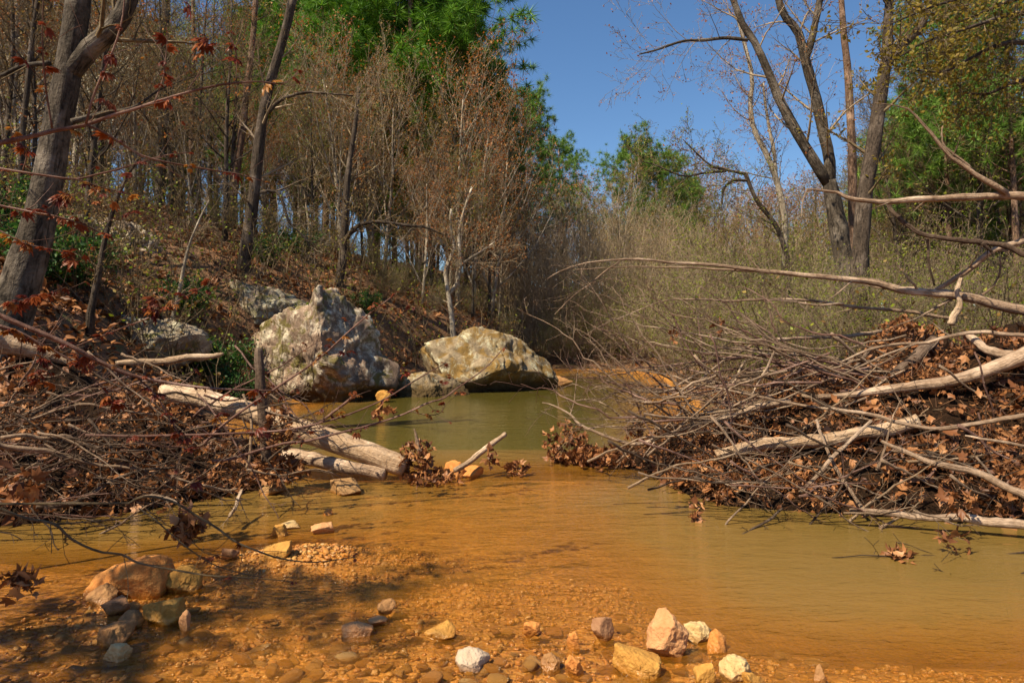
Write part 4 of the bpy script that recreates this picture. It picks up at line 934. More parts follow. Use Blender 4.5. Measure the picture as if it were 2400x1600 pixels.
def leaf_pile(label, fn, poly, cov, n_stuff, n_big, n_needle, origin):
    root = thing('leaf_pile', label, 'leaf pile', origin); off = np.array(origin)
    pl = np.array(poly); x0, y0 = pl.min(0) - .1; x1, y1 = pl.max(0) + .1
    gx = np.arange(x0, x1, .07); gy = np.arange(y0, y1, .07); v, f = sheet(gx, gy, lambda X, Y: fn(X.ravel(), Y.ravel()).reshape(X.shape) - .07)
    inn = poly_in(v[:, 0], v[:, 1], poly) > 0; f = [f[0][inn[f[0]].any(axis=1)]]
    use = np.unique(f[0]); mp = np.zeros(len(v), int); mp[use] = np.arange(len(use)); v = v[use]; f = [mp[f[0]]]
    link('debris_core', mesh_np('debris_core', v - off, f, True), M['soil'], root)
    def pick(n, jit):
        pts = []
        q = np.stack([nr.uniform(x0, x1, n * 24), nr.uniform(y0, y1, n * 24)], -1)
        dd = poly_in(q[:, 0], q[:, 1], poly); q = q[(dd > .0) & cov(q)]; dd = poly_in(q[:, 0], q[:, 1], poly)
        gap = fbm(np.stack([q[:, 0], q[:, 1], fn(q[:, 0], q[:, 1])], -1) * 2.6, 55, 3)      # leaves lie in drifts with bare dark gaps between
        keep = nr.random(len(q)) < np.clip(1.3 - dd * .5, .25, 1) * np.clip(.6 + gap * 2.0, .2, 1); q = q[keep][:n]
        z = fn(q[:, 0], q[:, 1]); e = .04
        nx = -(fn(q[:, 0] + e, q[:, 1]) - z) / e; ny = -(fn(q[:, 0], q[:, 1] + e) - z) / e
        nrm = np.stack([nx, ny, np.ones(len(q))], -1); nrm /= np.linalg.norm(nrm, axis=1, keepdims=True)
        p = np.stack([q[:, 0], q[:, 1], z], -1) + nrm * nr.uniform(-.05, jit, (len(q), 1)); p[:, 2] = np.maximum(p[:, 2], .01)
        return p - off, nrm
    p, nn = pick(n_stuff, .06)
    v, f = scatter(DEAD, p, .03 + .08 * nr.random(len(p)) ** 1.6, rand_rot(len(p), nn, 1.0))
    tag(link('leaf_litter', mesh_np('leaf_litter', v, f), M['dead'], root), kind='stuff')
    p, nn = pick(n_needle, .05)
    v, f = scatter(NEEDLE, p, nr.uniform(.1, .22, len(p)), rand_rot(len(p), nn, .5))
    tag(link('pine_straw', mesh_np('pine_straw', v, f), M['needle_dry'], root), kind='stuff')
    p, nn = pick(520, .14); tz = Tubes()
    for a in p:
        dv = vnorm((rng.gauss(0, 1), rng.gauss(0, .7), rng.gauss(0, .35))); L = rng.uniform(.08, .32); kk = [rng.uniform(-.04, .04) for _ in range(3)]
        tz.add([tuple(a - np.array(dv) * L), tuple(a + np.array(kk)), tuple(a + np.array(dv) * L)], [rng.uniform(.002, .007), .003, .0015], 4)
    tag(tz.build('twig_litter', M['drift_dark'], root), kind='stuff')
    p, nn = pick(n_big, .08); Rm = rand_rot(len(p), nn, .7)
    from mathutils import Matrix
    for i in range(len(p)):
        o = link('leaf', rng.choice(leaf_meshes), None, root); s = rng.uniform(.075, .145)
        o.matrix_local = Matrix.Translation(p[i]) @ Matrix(Rm[i]).to_4x4() @ Matrix.Scale(s, 4)
    return root
leaf_pile('big mound of brown leaves and pine straw under the right-hand driftwood', RM, RPOLY, lambda q: (q[:, 0] < 5.6) & (q[:, 1] < 9.3), 13000, 140, 12000, (3.0, 7.2, 0))
leaf_pile('dark mound of leaves and sticks under the red-leaved branches', LM, LPOLY, lambda q: q[:, 0] > -6.2, 8000, 100, 6000, (-4.2, 6.9, 0))
def leaf_clump(px, py, d, rx, rz, n, label, size=(.045, .10)):
    c = np.array(P(px, py, d)); root = thing('leaf_clump', label, 'leaf clump', tuple(c - np.array([0, 0, rz])))
    from mathutils import Matrix
    q = nr.normal(size=(n, 3)); q /= np.linalg.norm(q, axis=1, keepdims=True); q *= nr.uniform(.25, 1, (n, 1)) ** .5; q *= np.array([rx, rx * .8, rz])
    q[:, 2] += rz; Rm = rand_rot(n)
    nb = min(n, 24)
    for i in range(nb):
        o = link('leaf', rng.choice(leaf_meshes), None, root); s = rng.uniform(*size) * 1.1
        o.matrix_local = Matrix.Translation(q[i] * np.array([1.02, 1.05, 1.02])) @ Matrix(Rm[i]).to_4x4() @ Matrix.Scale(s, 4)
    if n > nb:
        v, f = scatter(DEAD, q[nb:], nr.uniform(*size, n - nb), Rm[nb:]); tag(link('leaf_litter', mesh_np('leaf_litter', v, f), M['dead'], root), kind='stuff')
    return root
for a in [(975, 1075, 6.95, .19, .22, 170, 'tall bristly clump of dead leaves caught on the log end'),
          (1010, 1118, 6.9, .30, .07, 120, 'low spread of dead leaves at the waterline below the log end'),
          (1150, 1075, 7.2, .08, .09, 26, 'small wad of leaves hanging on the leaning stick'),
          (1213, 1098, 7.3, .14, .06, 40, 'little heap of wet leaves standing in the gap between the piles'),
          (1330, 1040, 7.9, .30, .24, 220, 'upright clump of dead leaves at the left tip of the right-hand pile'),
          (1410, 1070, 7.7, .30, .14, 150, 'low leaf heap beside the upright leaf clump at the pile tip'),
          (650, 1010, 6.5, .16, .25, 130, 'leaf wad caught high on the dead post'),
          (660, 1100, 6.5, .26, .14, 160, 'leaf heap around the foot of the dead post'),
          (440, 1235, 4.1, .10, .075, 60, 'dark leaf wad dangling in the low twigs over the water'),
          (2245, 1175, 5.0, .11, .10, 22, 'large curled leaves hanging at the front of the right-hand pile'),
          (2240, 1268, 4.7, .10, .08, 14, 'single big folded leaf bunch drooping over the water'),
          (2105, 1308, 4.62, .10, .045, 60, 'soggy tangle of leaves and needles floating on a thin twig'),
          (1633, 1180, 5.9, .05, .06, 8, 'lone crumpled leaf hanging from a twig above the water'),
          (1628, 1222, 5.5, .04, .05, 14, 'small dried seed-like leaf knot hanging over the water'),
          (1573, 790, 7.0, .05, .07, 8, 'curled leaf snagged on the fine twigs'), (1688, 768, 7.0, .06, .08, 10, 'pair of curled leaves snagged on the driftwood twigs'),
          (1485, 1010, 7.2, .10, .09, 40, 'leaf knot caught in the branch over the pool'), (40, 1150, 4.0, .13, .12, 40, 'dark curled leaves at the near end of the left pile'),
          (40, 1370, 3.7, .12, .08, 50, 'shadowed leaf heap on the left edge of the shallows'), (895, 965, 6.0, .08, .06, 16, 'dead leaves snagged on the rising red shoot'),
          (2120, 790, 7.8, .42, .18, 260, 'high cap of dark leaves on the ridge of the right-hand pile')]:
    leaf_clump(*a)

# branches drawn in the photograph, one object each
def branch(name, label, pts, ws, ds, mat, cat='branch', sides=8, n=26, twigs=None, seed=1, rough=.16, subs=(), group=None, wob=.012):
    R = random.Random(seed); tb = Tubes(); tw = Tubes(); ends = []
    cs = limbs_of([(pts, ws, ds, n)] + [(s[0], s[1], s[2], 14) for s in subs], ds[0])
    for j, (pp, rr) in enumerate(cs):
        if wob:
            pp = pp + np.stack([vnoise(pp * 5 + 3.1 * c, seed + c) + .5 * vnoise(pp * 13 + 3.1 * c, seed + 7 + c) for c in range(3)], -1) * wob
        tb.add([tuple(a) for a in pp], [max(r, .0022) for r in rr], sides)
        if twigs:
            kn, L = twigs; o = opts(**{**SPRAY.__dict__, 'kids': [kn if j == 0 else max(2, kn // 2), 3, 2], 'limbs': 9, 'maxl': 2, 'seg': [6, 5, 3, 3], 'rmin': .0022, 'rr': [.4, .55, .6], 'trop': [0, .0, .0, 0], 'sides': [5, 4, 3, 3]})
            dirs = [vnorm(tuple(a)) for a in np.gradient(pp, axis=0)]
            sprout(tb, tb, ends, [tuple(a) for a in pp], list(rr), dirs, L, 0, o, R)
    base = cs[0][0][0]
    o = tb.build(name, mat, None, tuple(base), tuple(base), rough)
    return tag(o, label, cat, group)
DG, DP, DD = M['drift_grey'], M['drift_pale'], M['drift_dark']
branch('driftwood_branch', 'longest driftwood branch arching high over the right-hand pile with forked tips', Z6([(2420, 300), (2352, 275), (2200, 240), (2050, 200), (1880, 180), (1720, 165), (1600, 130), (1400, 110), (1180, 85), (1000, 70), (800, 45), (600, 30), (400, 15), (200, 25), (60, 60), (-40, 110)]), [26, 22, 19, 14, 10, 7, 4, 2], (7.0, 7.6), DG, n=44, twigs=(9, .9), seed=2,
       subs=[(Z6([(1000, 72), (800, 62), (560, 55), (350, 55), (100, 65)]), [7, 4, 2], (7.5, 7.7)), (Z6([(330, 22), (200, 120), (90, 200), (0, 290)]), [4, 2], (7.6, 7.7)), (Z6([(1880, 178), (1960, 140), (2080, 60), (2200, -30), (2352, -75)]), [9, 12, 14], (7.2, 6.8)), (Z6([(2110, 215), (2180, 165), (2230, 90), (2235, 0)]), [6, 4], (7.1, 7.0))])
branch('driftwood_branch', 'smooth long thin branch curving across the top of the leaf ridge', Z6([(2420, 405), (2352, 400), (2200, 385), (2080, 385), (1950, 410), (1850, 440), (1700, 445), (1550, 480), (1400, 545), (1250, 600), (1100, 640)]), [9, 9, 8, 6, 3], (6.2, 7.0), DG, n=34, twigs=(6, .6), seed=3)
branch('driftwood_branch', 'wavy thin branch running below the longest arching branch', Z6([(2010, 315), (1850, 290), (1650, 270), (1450, 250), (1300, 225), (1100, 215), (900, 225), (700, 215), (560, 220), (400, 280), (250, 340), (150, 400)]), [9, 8, 6, 5, 3, 2], (7.4, 7.5), DG, n=36, twigs=(10, .7), seed=4,
       subs=[(Z6([(1450, 240), (1300, 245), (1150, 225), (1000, 215)]), [6, 3], (7.4, 7.4))])
branch('driftwood_branch', 'thick smooth barked bough lying across the leaf mound', Z6([(2440, 470), (2352, 500), (2250, 545), (2100, 595), (1900, 640), (1700, 662), (1500, 690), (1310, 702)]), [40, 34, 29, 25, 19, 11], (5.9, 6.6), DG, n=34, sides=14, seed=5, rough=.07)
branch('driftwood_branch', 'pale sagging branch dipping over the leaves and fanning to the pool', Z6([(2420, 790), (2352, 800), (2200, 825), (2050, 850), (1900, 865), (1750, 845), (1600, 800), (1450, 770), (1300, 755), (1100, 720), (900, 680), (700, 640), (600, 600), (400, 570), (270, 565)]), [11, 10, 9, 8, 6, 4, 2], (5.3, 7.0), DG, n=42, twigs=(10, .8), seed=6)
branch('driftwood_branch', 'forked grey branch reaching left over the pool from the mound', Z6([(1180, 730), (1000, 760), (850, 810), (700, 860), (550, 900), (400, 940), (250, 895), (130, 840), (80, 790), (0, 750), (-60, 735)]), [15, 13, 10, 8, 5, 3], (6.6, 7.2), DG, n=34, twigs=(8, .7), seed=7,
       subs=[(Z6([(400, 940), (360, 985), (310, 1030)]), [6, 5], (7.0, 7.2)), (Z6([(80, 800), (100, 700), (118, 560)]), [3, 2], (7.1, 7.1))])
branch('driftwood_branch', 'stout short limb bending down onto the thick bough', Z6([(2060, 390), (2110, 425), (2170, 465), (2230, 490), (2330, 500), (2420, 490)]), [14, 20, 22, 22], (6.6, 6.0), DG, seed=8, sides=10)
branch('driftwood_branch', 'straight stick propped diagonally against the front of the mound', Z6([(1590, 818), (1450, 950), (1350, 1060), (1230, 1182)]), [8, 10, 9], (5.9, 5.75), DG, seed=9)
branch('driftwood_branch', 'straight stick crossing the propped diagonal stick', Z6([(1310, 815), (1360, 950), (1430, 1090), (1500, 1200), (1570, 1300)]), [7, 8, 8], (6.1, 5.5), DG, seed=10)
branch('driftwood_branch', 'pale curved limb at the lower right of the mound', Z6([(2420, 1215), (2352, 1190), (2250, 1150), (2130, 1090), (1950, 1050), (1850, 1020), (1730, 970), (1640, 925)]), [20, 18, 16, 13, 7], (5.1, 5.7), DG, n=28, sides=10, seed=11)
branch('fallen_log', 'slim log lying at the water edge under the right-hand mound', Z6([(2440, 1345), (2352, 1340), (2200, 1330), (2050, 1315), (1850, 1305), (1650, 1285), (1480, 1268)]), [24, 22, 20, 16, 9], (4.95, 5.35), DG, 'log', sides=12, seed=12)
branch('fallen_log', 'rough-barked log half buried in the middle of the leaf mound', Z6([(1820, 822), (1650, 870), (1450, 905), (1250, 930), (1050, 945), (810, 990)]), [32, 30, 28, 24], (6.1, 6.3), DP, 'log', sides=14, seed=13, rough=.2)
branch('driftwood_branch', 'short bent stick dipping its end into the creek', Z6([(1140, 1262), (1060, 1330), (990, 1370), (940, 1395)]), [6, 6, 4], (5.5, 5.15), DD, seed=14, twigs=(2, .2))
branch('driftwood_branch', 'thin white stick on the shaded right flank of the mound', Z6([(2420, 960), (2300, 945), (2150, 915), (2060, 900)]), [8, 7, 4], (5.3, 5.5), DG, seed=15)
branch('driftwood_branch', 'pale dead limb with a drooping broken tip crossing before the trunks', Z3([(1640, 915), (1568, 905), (1480, 900), (1400, 900), (1200, 910), (1050, 915), (900, 930), (760, 905), (700, 880), (570, 870)]), [20, 19, 16, 13, 9, 4], (6.6, 6.8), DG, n=34, sides=10, seed=16,
       subs=[(Z3([(1490, 890), (1400, 840), (1300, 775), (1200, 690), (1130, 600), (1060, 520), (1000, 490), (880, 470)]), [14, 11, 8, 4, 2], (6.6, 6.8)), (Z3([(1330, 780), (1240, 700), (1190, 650), (1195, 580)]), [6, 3], (6.7, 6.8)), (Z3([(572, 868), (552, 930), (545, 1000)]), [4, 2], (6.8, 6.8))], twigs=(4, .4))
branch('driftwood_branch', 'twisted brown limb sloping below the pale dead limb', Z3([(1640, 1190), (1568, 1170), (1480, 1130), (1350, 1110), (1250, 1100), (1120, 1080), (1030, 1030), (970, 975), (940, 935)]), [14, 13, 12, 10, 8], (6.5, 6.9), DD, n=30, sides=10, seed=17, subs=[(Z3([(1125, 1085), (1130, 1200), (1155, 1310)]), [6, 4], (6.8, 6.9)), (Z3([(1380, 1120), (1420, 1150), (1430, 1170)]), [8, 6], (6.6, 6.6))], twigs=(3, .4))
branch('driftwood_branch', 'peeled upright snag with a shredded foot on the ridge of the pile', Z3([(1275, 1280), (1258, 1340), (1270, 1400), (1245, 1450), (1230, 1490)]), [9, 12, 14, 16], (7.0, 7.0), DP, seed=18, rough=.25)
branch('fallen_log', 'short dark log end sticking out of the leaves on the ridge', Z6([(1900, 420), (1820, 500), (1740, 570), (1670, 630)]), [26, 26, 24], (7.0, 6.6), DD, 'log', sides=14, seed=19)
branch('driftwood_branch', 'knotted branch running back from the ridge to the pool', Z6([(1640, 370), (1500, 395), (1300, 405), (1150, 412), (1020, 430), (930, 480), (820, 530)]), [9, 9, 8, 4], (7.6, 7.6), DG, seed=20, twigs=(6, .5))
branch('driftwood_branch', 'dark crooked branch under the knotted branch', Z6([(1590, 450), (1480, 580), (1400, 610), (1250, 640), (1080, 670), (940, 690)]), [9, 8, 6, 3], (7.3, 7.2), DD, seed=21, twigs=(5, .5))
branch('driftwood_branch', 'thin branch trailing in the creek with a floating leaf tangle', [(2440, 1290), (2330, 1300), (2250, 1310), (2180, 1302), (2110, 1306), (2020, 1300), (1950, 1308)], [6, 5, 4, 2], (4.7, 4.6), DD, seed=22, twigs=(6, .35), subs=[([(2420, 1330), (2360, 1350), (2300, 1357), (2230, 1356), (2160, 1352)], [5, 3, 1.5], (4.3, 4.3))])
# fan of thin twigs spreading from the mound toward the pool
for i in range(72):
    sx = rng.uniform(1560, 2150); sy = rng.uniform(850, 1010) - (sx - 1600) * .12; ex = rng.uniform(1290, 1800); ey = rng.uniform(640, 1020)
    if ex > sx - 120: ex = sx - rng.uniform(150, 420)
    mx, my = (sx + ex) / 2, (sy + ey) / 2 + rng.uniform(-20, 90); d0 = rng.uniform(6.3, 7.2); d1 = rng.uniform(6.6, 7.8)
    branch('twig', ('pale grey', 'reddish', 'grey-brown')[i % 3] + ' twig fanning from the right-hand driftwood ' + ('up above the pool edge' if ey < 800 else 'level toward the pool' if ey < 900 else 'down toward the upright leaf clump'), [(sx, sy), (mx, my), (mx * .4 + ex * .6 + rng.uniform(-20, 20), my * .35 + ey * .65 + rng.uniform(-20, 20)), (ex, ey)], [5.5, 4, 2.5, 1.2], (d0, d1),
           (DG, M['twig_red'], DG)[i % 3], 'twig', 4, 18, (6, .55), 200 + i, 0, wob=.035, group='twigs fanning from the right-hand pile')
for i in range(62):
    px = rng.uniform(1540, 2420); py = np.interp(px, [1560, 1900, 2400], [1090, 1190, 1225]) - rng.random() ** 1.4 * np.interp(px, [1560, 1900, 2400], [130, 330, 400]); a = rng.gauss(0, .5); L = rng.uniform(60, 220)
    d0 = float(np.interp(py, [800, 1000, 1230], [7.4, 6.1, 5.25])) - rng.uniform(.05, .25)
    c, s = math.cos(a) * L, math.sin(a) * L
    branch('stick', ('grey', 'dark', 'reddish', 'pale peeled')[i % 4] + (' long' if L > 140 else ' short') + ' stick lying ' + ('high on' if py < 980 else 'midway up' if py < 1100 else 'at the foot of') + ' the right-hand leaf mound', [(px - c, py - s), (px - c * .3, py - s * .3 + rng.uniform(-12, 12)), (px + c * .4, py + s * .4 + rng.uniform(-12, 12)), (px + c, py + s)], [rng.uniform(4, 9), 4, 2], (d0, d0 + rng.uniform(-.2, .3)),
           (DG, DD, M['twig_red'], DP)[i % 4], 'stick', 5, 16, (4, .28), 300 + i, 0, wob=.022, group='sticks on the right-hand mound')

# left pile
branch('fallen_log', 'pale barkless log sloping down behind the left pile', Z4([(-80, 505), (0, 530), (150, 570), (300, 610), (470, 655)]), [52, 50, 40, 26, 14], (6.6, 7.0), DP, 'log', sides=16, seed=31, rough=.06)
branch('split_plank', 'splintered pale slab of split wood lying level on the left pile', Z4([(720, 655), (850, 648), (1000, 642), (1150, 628), (1300, 612), (1370, 596)]), [12, 16, 17, 15, 6], (6.7, 6.9), DP, 'driftwood', sides=7, seed=32, rough=.35)
branch('fallen_log', 'long smooth pale log running down from the left pile to the leaf clump', [(385, 915), (460, 930), (560, 958), (660, 990), (760, 1025), (860, 1060), (950, 1092)], [44, 46, 49, 52, 52, 48], (7.3, 6.95), DP, 'log', sides=20, n=34, seed=33, rough=.05)
branch('fallen_log', 'darker weathered log lying under the long smooth log at the waterline', Z5([(180, 1205), (300, 1235), (450, 1265), (640, 1305), (790, 1335)]), [34, 33, 32, 27], (7.15, 6.9), DG, 'log', sides=16, seed=34, rough=.14)
branch('dead_post', 'upright dead post standing in the left pile', Z4([(1588, 560), (1592, 700), (1605, 900), (1615, 1080), (1628, 1260)]), [18, 24, 25, 24], (6.55, 6.45), DD, 'post', sides=14, seed=35, rough=.1)
branch('leaning_stick', 'broken stick leaning out of the water between the piles', Z5([(1220, 1310), (1290, 1270), (1380, 1200), (1460, 1140), (1525, 1088)]), [12, 14, 13, 12], (6.9, 7.6), DP, 'stick', sides=10, seed=36)
branch('stub', 'pointed snag rising from the leaf clump at the log end', Z5([(1005, 1200), (990, 1120), (968, 1060)]), [12, 9, 3], (6.9, 6.9), DG, 'stick', seed=37)
LEFTB = [([(180, 1005), (350, 945), (550, 910), (700, 940), (850, 960), (1025, 975)], [7, 7, 6, 3], (5.6, 6.0), DG, 'white wavy branch across the dark left pile'),
 ([(-60, 1140), (0, 1155), (150, 1180), (300, 1200), (450, 1245), (600, 1280), (830, 1308)], [14, 13, 10, 6], (4.9, 5.4), DG, 'thick pale branch along the front of the left pile'),
 ([(0, 1110), (150, 1100), (250, 1120), (400, 1110), (500, 1150), (640, 1180)], [10, 9, 5], (5.1, 5.4), DG, 'bent pale branch just above the thick front branch of the left pile'),
 ([(230, 1535), (440, 1520), (540, 1460), (700, 1370), (900, 1310), (1075, 1293)], [11, 12, 9, 6], (5.0, 5.7), DD, 'crooked dark bough low on the left pile above the channel'),
 ([(780, 1520), (850, 1480), (950, 1468), (1060, 1500), (1160, 1570)], [5, 7, 5], (4.6, 4.5), DG, 'arched pale branch dipping toward the channel'),
 ([(1480, 850), (1530, 960), (1545, 1080), (1530, 1200), (1512, 1300)], [5, 7, 8, 7], (6.2, 6.1), DP, 'thin pale stick standing beside the dead post'),
 ([(1050, 1350), (1200, 1400), (1350, 1425), (1455, 1418)], [7, 7, 5], (5.9, 6.0), DG, 'grey branch under the dead post at the waterline'),
 ([(1475, 1440), (1455, 1490), (1430, 1545), (1410, 1590)], [8, 9, 8], (5.6, 5.2), DP, 'short mottled stick stuck upright in the channel'),
 ([(190, 975), (260, 930), (330, 890), (420, 850)], [9, 8, 5], (5.9, 6.4), DD, 'stout brown stick slanting up through the left pile'),
 ([(430, 860), (560, 800), (680, 768), (800, 742)], [6, 6, 4], (5.8, 6.2), M['twig_red'], 'reddish stick rising right out of the left pile'),
 ([(600, 1390), (750, 1385), (900, 1350), (1000, 1290), (1040, 1230)], [6, 5, 3], (5.2, 5.6), DD, 'dark curved twig above the crooked bough')]
for i, (pts, ws, ds, mt, lab) in enumerate(LEFTB):
    branch('driftwood_branch', lab, Z4(pts), ws, ds, mt, seed=50 + i, twigs=(4, .35))
for i in range(75):
    px = rng.uniform(-40, 720); py = rng.uniform(850, np.interp(px, [0, 350, 720], [1240, 1210, 1110])); a = rng.gauss(.12, .4) * rng.choice([1, 1, -1]); L = rng.uniform(50, 200)
    d0 = float(np.interp(py, [850, 1000, 1240], [6.5, 5.7, 5.0])) + max(0, px - 350) / 370 * .9 - rng.uniform(.05, .35); c, s = math.cos(a) * L, math.sin(a) * L
    branch('stick', ('grey', 'dark', 'reddish', 'brown')[i % 4] + (' long' if L > 130 else ' short') + ' stick tangled ' + ('high in' if py < 950 else 'midway in' if py < 1080 else 'low in') + ' the left pile' + (' by the dead post' if px > 450 else ''), [(px - c, py - s), (px - c * .3, py - s * .3 + rng.uniform(-16, 16)), (px + c * .4, py + s * .4 + rng.uniform(-16, 16)), (px + c, py + s)], [rng.uniform(3, 8), 4, 1.6], (d0, d0 + rng.uniform(-.2, .3)),
           (DG, DD, M['twig_red'], DD)[i % 4], 'stick', 5, 16, (5, .32), 400 + i, 0, wob=.025, group='sticks tangled in the left pile')

# ------------------------------------------------------------------ red maple: trunk off to the left, branches with young red leaves reaching in
def maple_leaf(seed):
    g = random.Random(seed); V, Fc = [(0, 0, -.12)], []
    for k in range(g.choice([2, 3, 3])):
        az = g.uniform(0, 6.28); pl = g.uniform(.15, .4); c = (math.cos(az) * pl, math.sin(az) * pl, g.uniform(-.05, .15))
        droop = g.uniform(.5, 1.1); size = g.uniform(.55, .95)
        for a, L in ((-1.25, .55), (-.62, .85), (0, 1.0), (.62, .85), (1.25, .55)):
            b = az + a; dx, dy = math.cos(b), math.sin(b); nx, ny = -dy, dx; Ls = L * size; i = len(V); wv = .17 * size
            if a == -1.25: V.append(c); ci = len(V) - 1; V += [(c[0] + .025, c[1] + .025, c[2] + .05)]; Fc.append((0, ci, ci + 1)); i = len(V)
            V += [(c[0] + dx * Ls * .45 + nx * wv, c[1] + dy * Ls * .45 + ny * wv, c[2] - droop * Ls * .28), (c[0] + dx * Ls * .8, c[1] + dy * Ls * .8, c[2] - droop * Ls * .85), (c[0] + dx * Ls * .45 - nx * wv, c[1] + dy * Ls * .45 - ny * wv, c[2] - droop * Ls * .28)]
            Fc += [(ci, i, i + 1), (ci, i + 1, i + 2)]
    me = mesh_np('leaf', np.array(V), [np.array(Fc)]); me.materials.append(M['maple']); return me
MAPLE = [maple_leaf(i) for i in range(8)]
def maple_branch(root, off, pts, ws, ds, nleaf, seed, subs=(), pre=None, size=.072, t0=.15, twigs=None, mat='twig_red'):
    R = random.Random(seed); tb = Tubes(); cs = limbs_of([(pts, ws, ds, 30)] + [(s[0], s[1], s[2], 14) for s in subs], ds[0])
    if pre is not None:
        pp, rr = cs[0]; k = 6; t = np.linspace(0, 1, k, endpoint=False)[:, None]
        cs[0] = (np.vstack([np.array(pre) * (1 - t) + pp[0] * t, pp]), np.concatenate([np.linspace(rr[0] * 1.5, rr[0], k), rr])); 
    spots = []; ends = []
    for j, (pp, rr) in enumerate(cs):
        tb.add([tuple(a) for a in pp], [max(r, .0018) for r in rr], 7)
        dirs = [vnorm(tuple(a)) for a in np.gradient(pp, axis=0)]
        o = opts(**{**SPRAY.__dict__, 'kids': [(twigs or 5) if j == 0 else 3, 1], 'limbs': 9, 'maxl': 1, 'seg': [6, 4, 3], 'rmin': .0016, 'rr': [.35, .5], 'trop': [0, .05, .0], 'sides': [4, 4, 3], 'ang': [.9, .7], 't0': [.25, .2]})
        e2 = []; sprout(tb, tb, e2, [tuple(a) for a in pp], list(rr), dirs, .35, 0, o, R); ends += [e[0] for e in e2]
        n = len(pp); spots += [tuple(pp[int(n * R.uniform(t0, .999))]) for _ in range(max(1, nleaf // (len(cs) + 1)))] + [tuple(pp[-1])]
    b = tb.build('branch', M[mat], root, off, rough=.06)
    R.shuffle(ends); spots = spots + ends[:max(0, nleaf - len(spots) + 3)]
    for p in spots:
        o = link('leaf', R.choice(MAPLE), None, b, tuple(np.array(p) - np.array(off))); s = size * R.uniform(.35, 1.1)
        o.scale = (s, s, s); o.rotation_euler = (R.uniform(-.7, .7), R.uniform(-.7, .7), R.uniform(0, 6.28))
    return b
mb = (-6.9, 2.0, Hs(-6.9, 2.0) - .1)
mr = thing('red_maple', 'red maple whose thin branches with young red leaves reach in from the left', 'tree', mb)
tb = Tubes(); tk, tr_ = curve([mb, (-6.4, 1.9, 1.2), (-5.9, 1.75, 2.4), (-5.2, 1.5, 3.6), (-4.8, 1.3, 4.6), (-4.5, 1.1, 5.6)], [.10, .08, .06, .03], 24)
tb.add([tuple(a) for a in tk], list(tr_), 12); tb.build('trunk', M['bark_grey'], mr, mb)
MB = np.array(mb)
maple_branch(mr, MB, Z1([(-20, 660), (150, 625), (250, 600), (390, 575), (500, 535), (620, 500), (710, 470), (860, 425), (1000, 392), (1100, 380), (1200, 375), (1300, 385), (1365, 335)]), [11, 9, 8, 6, 4, 2], (3.0, 3.5), 44, 1, pre=(-6.0, 1.78, 2.2), subs=[
    (Z1([(395, 570), (430, 440), (480, 320), (520, 230), (560, 100), (575, -40)]), [6, 5, 3], (3.1, 3.0)), (Z1([(240, 590), (210, 400), (195, 200), (200, -40)]), [5, 4, 2], (3.05, 2.9)),
    (Z1([(710, 470), (750, 350), (770, 170)]), [3, 2], (3.2, 3.2)), (Z1([(1085, 380), (1085, 240), (1050, 160)]), [2.5, 2], (3.4, 3.4)), (Z1([(860, 420), (920, 320), (950, 170)]), [2.5, 2], (3.3, 3.3)),
    (Z1([(400, 575), (480, 610), (560, 660), (640, 710), (740, 740), (880, 765), (1000, 785), (1100, 800), (1230, 840)]), [5, 5, 4, 2], (3.1, 3.6))])
maple_branch(mr, MB, Z1([(-20, 772), (100, 790), (250, 812), (350, 822), (450, 800), (550, 775), (650, 745), (750, 715), (870, 700)]), [6, 5, 4, 2], (3.6, 3.9), 22, 2, pre=(-6.1, 1.8, 1.9), subs=[(Z1([(350, 822), (450, 855), (600, 895)]), [3, 2], (3.7, 3.8)), (Z1([(105, 785), (120, 700), (60, 620)]), [3, 2], (3.6, 3.5))])
maple_branch(mr, MB, Z1([(-20, 940), (150, 975), (280, 1000), (400, 1040), (490, 1085)]), [6, 5, 3], (3.8, 4.0), 50, 3, pre=(-6.28, 1.87, 1.5), subs=[(Z1([(0, 1060), (120, 1120), (260, 1150), (350, 1180)]), [4, 2], (3.9, 4.0)), (Z1([(180, 980), (240, 945), (300, 900)]), [3, 2], (3.9, 3.9)), (Z1([(0, 1400), (150, 1370), (300, 1320)]), [3, 2], (4, 4))], size=.085)
maple_branch(mr, MB, Z4([(-30, 350), (150, 430), (300, 490), (450, 560), (560, 620), (700, 690), (830, 735), (1000, 770), (1200, 800), (1400, 815), (1680, 825)]), [12, 11, 10, 7, 4], (4.2, 4.8), 110, 4, pre=(-6.38, 1.9, 1.25), size=.08, subs=[
    (Z4([(460, 555), (600, 500), (750, 440), (930, 370), (1100, 270), (1285, 165)]), [4, 3.5, 2.5], (4.4, 4.6)), (Z4([(935, 365), (937, 260)]), [2, 1.6], (4.5, 4.5)), (Z4([(-20, 425), (120, 470), (270, 550), (460, 650)]), [10, 8, 5], (4.3, 4.5)),
    (Z4([(455, 570), (520, 680), (620, 800), (700, 900)]), [3, 2], (4.5, 4.5)), (Z4([(830, 735), (960, 860), (1060, 1030), (1160, 1180)]), [4, 2], (4.6, 4.7)), (Z4([(240, 540), (265, 580), (230, 700), (232, 760)]), [3, 2], (4.4, 4.4))])
maple_branch(mr, MB, Z7([(-20, 170), (120, 225), (250, 250), (330, 320), (450, 375), (560, 390), (640, 430), (800, 460), (950, 485), (1100, 495), (1200, 500), (1350, 515)]), [7, 6, 5, 4, 2], (3.3, 3.5), 2, 5, pre=(-6.5, 1.92, .95), twigs=9, mat='twig_brown', subs=[(Z7([(250, 250), (400, 240), (560, 225), (700, 200), (850, 190)]), [4, 2], (3.35, 3.6))])
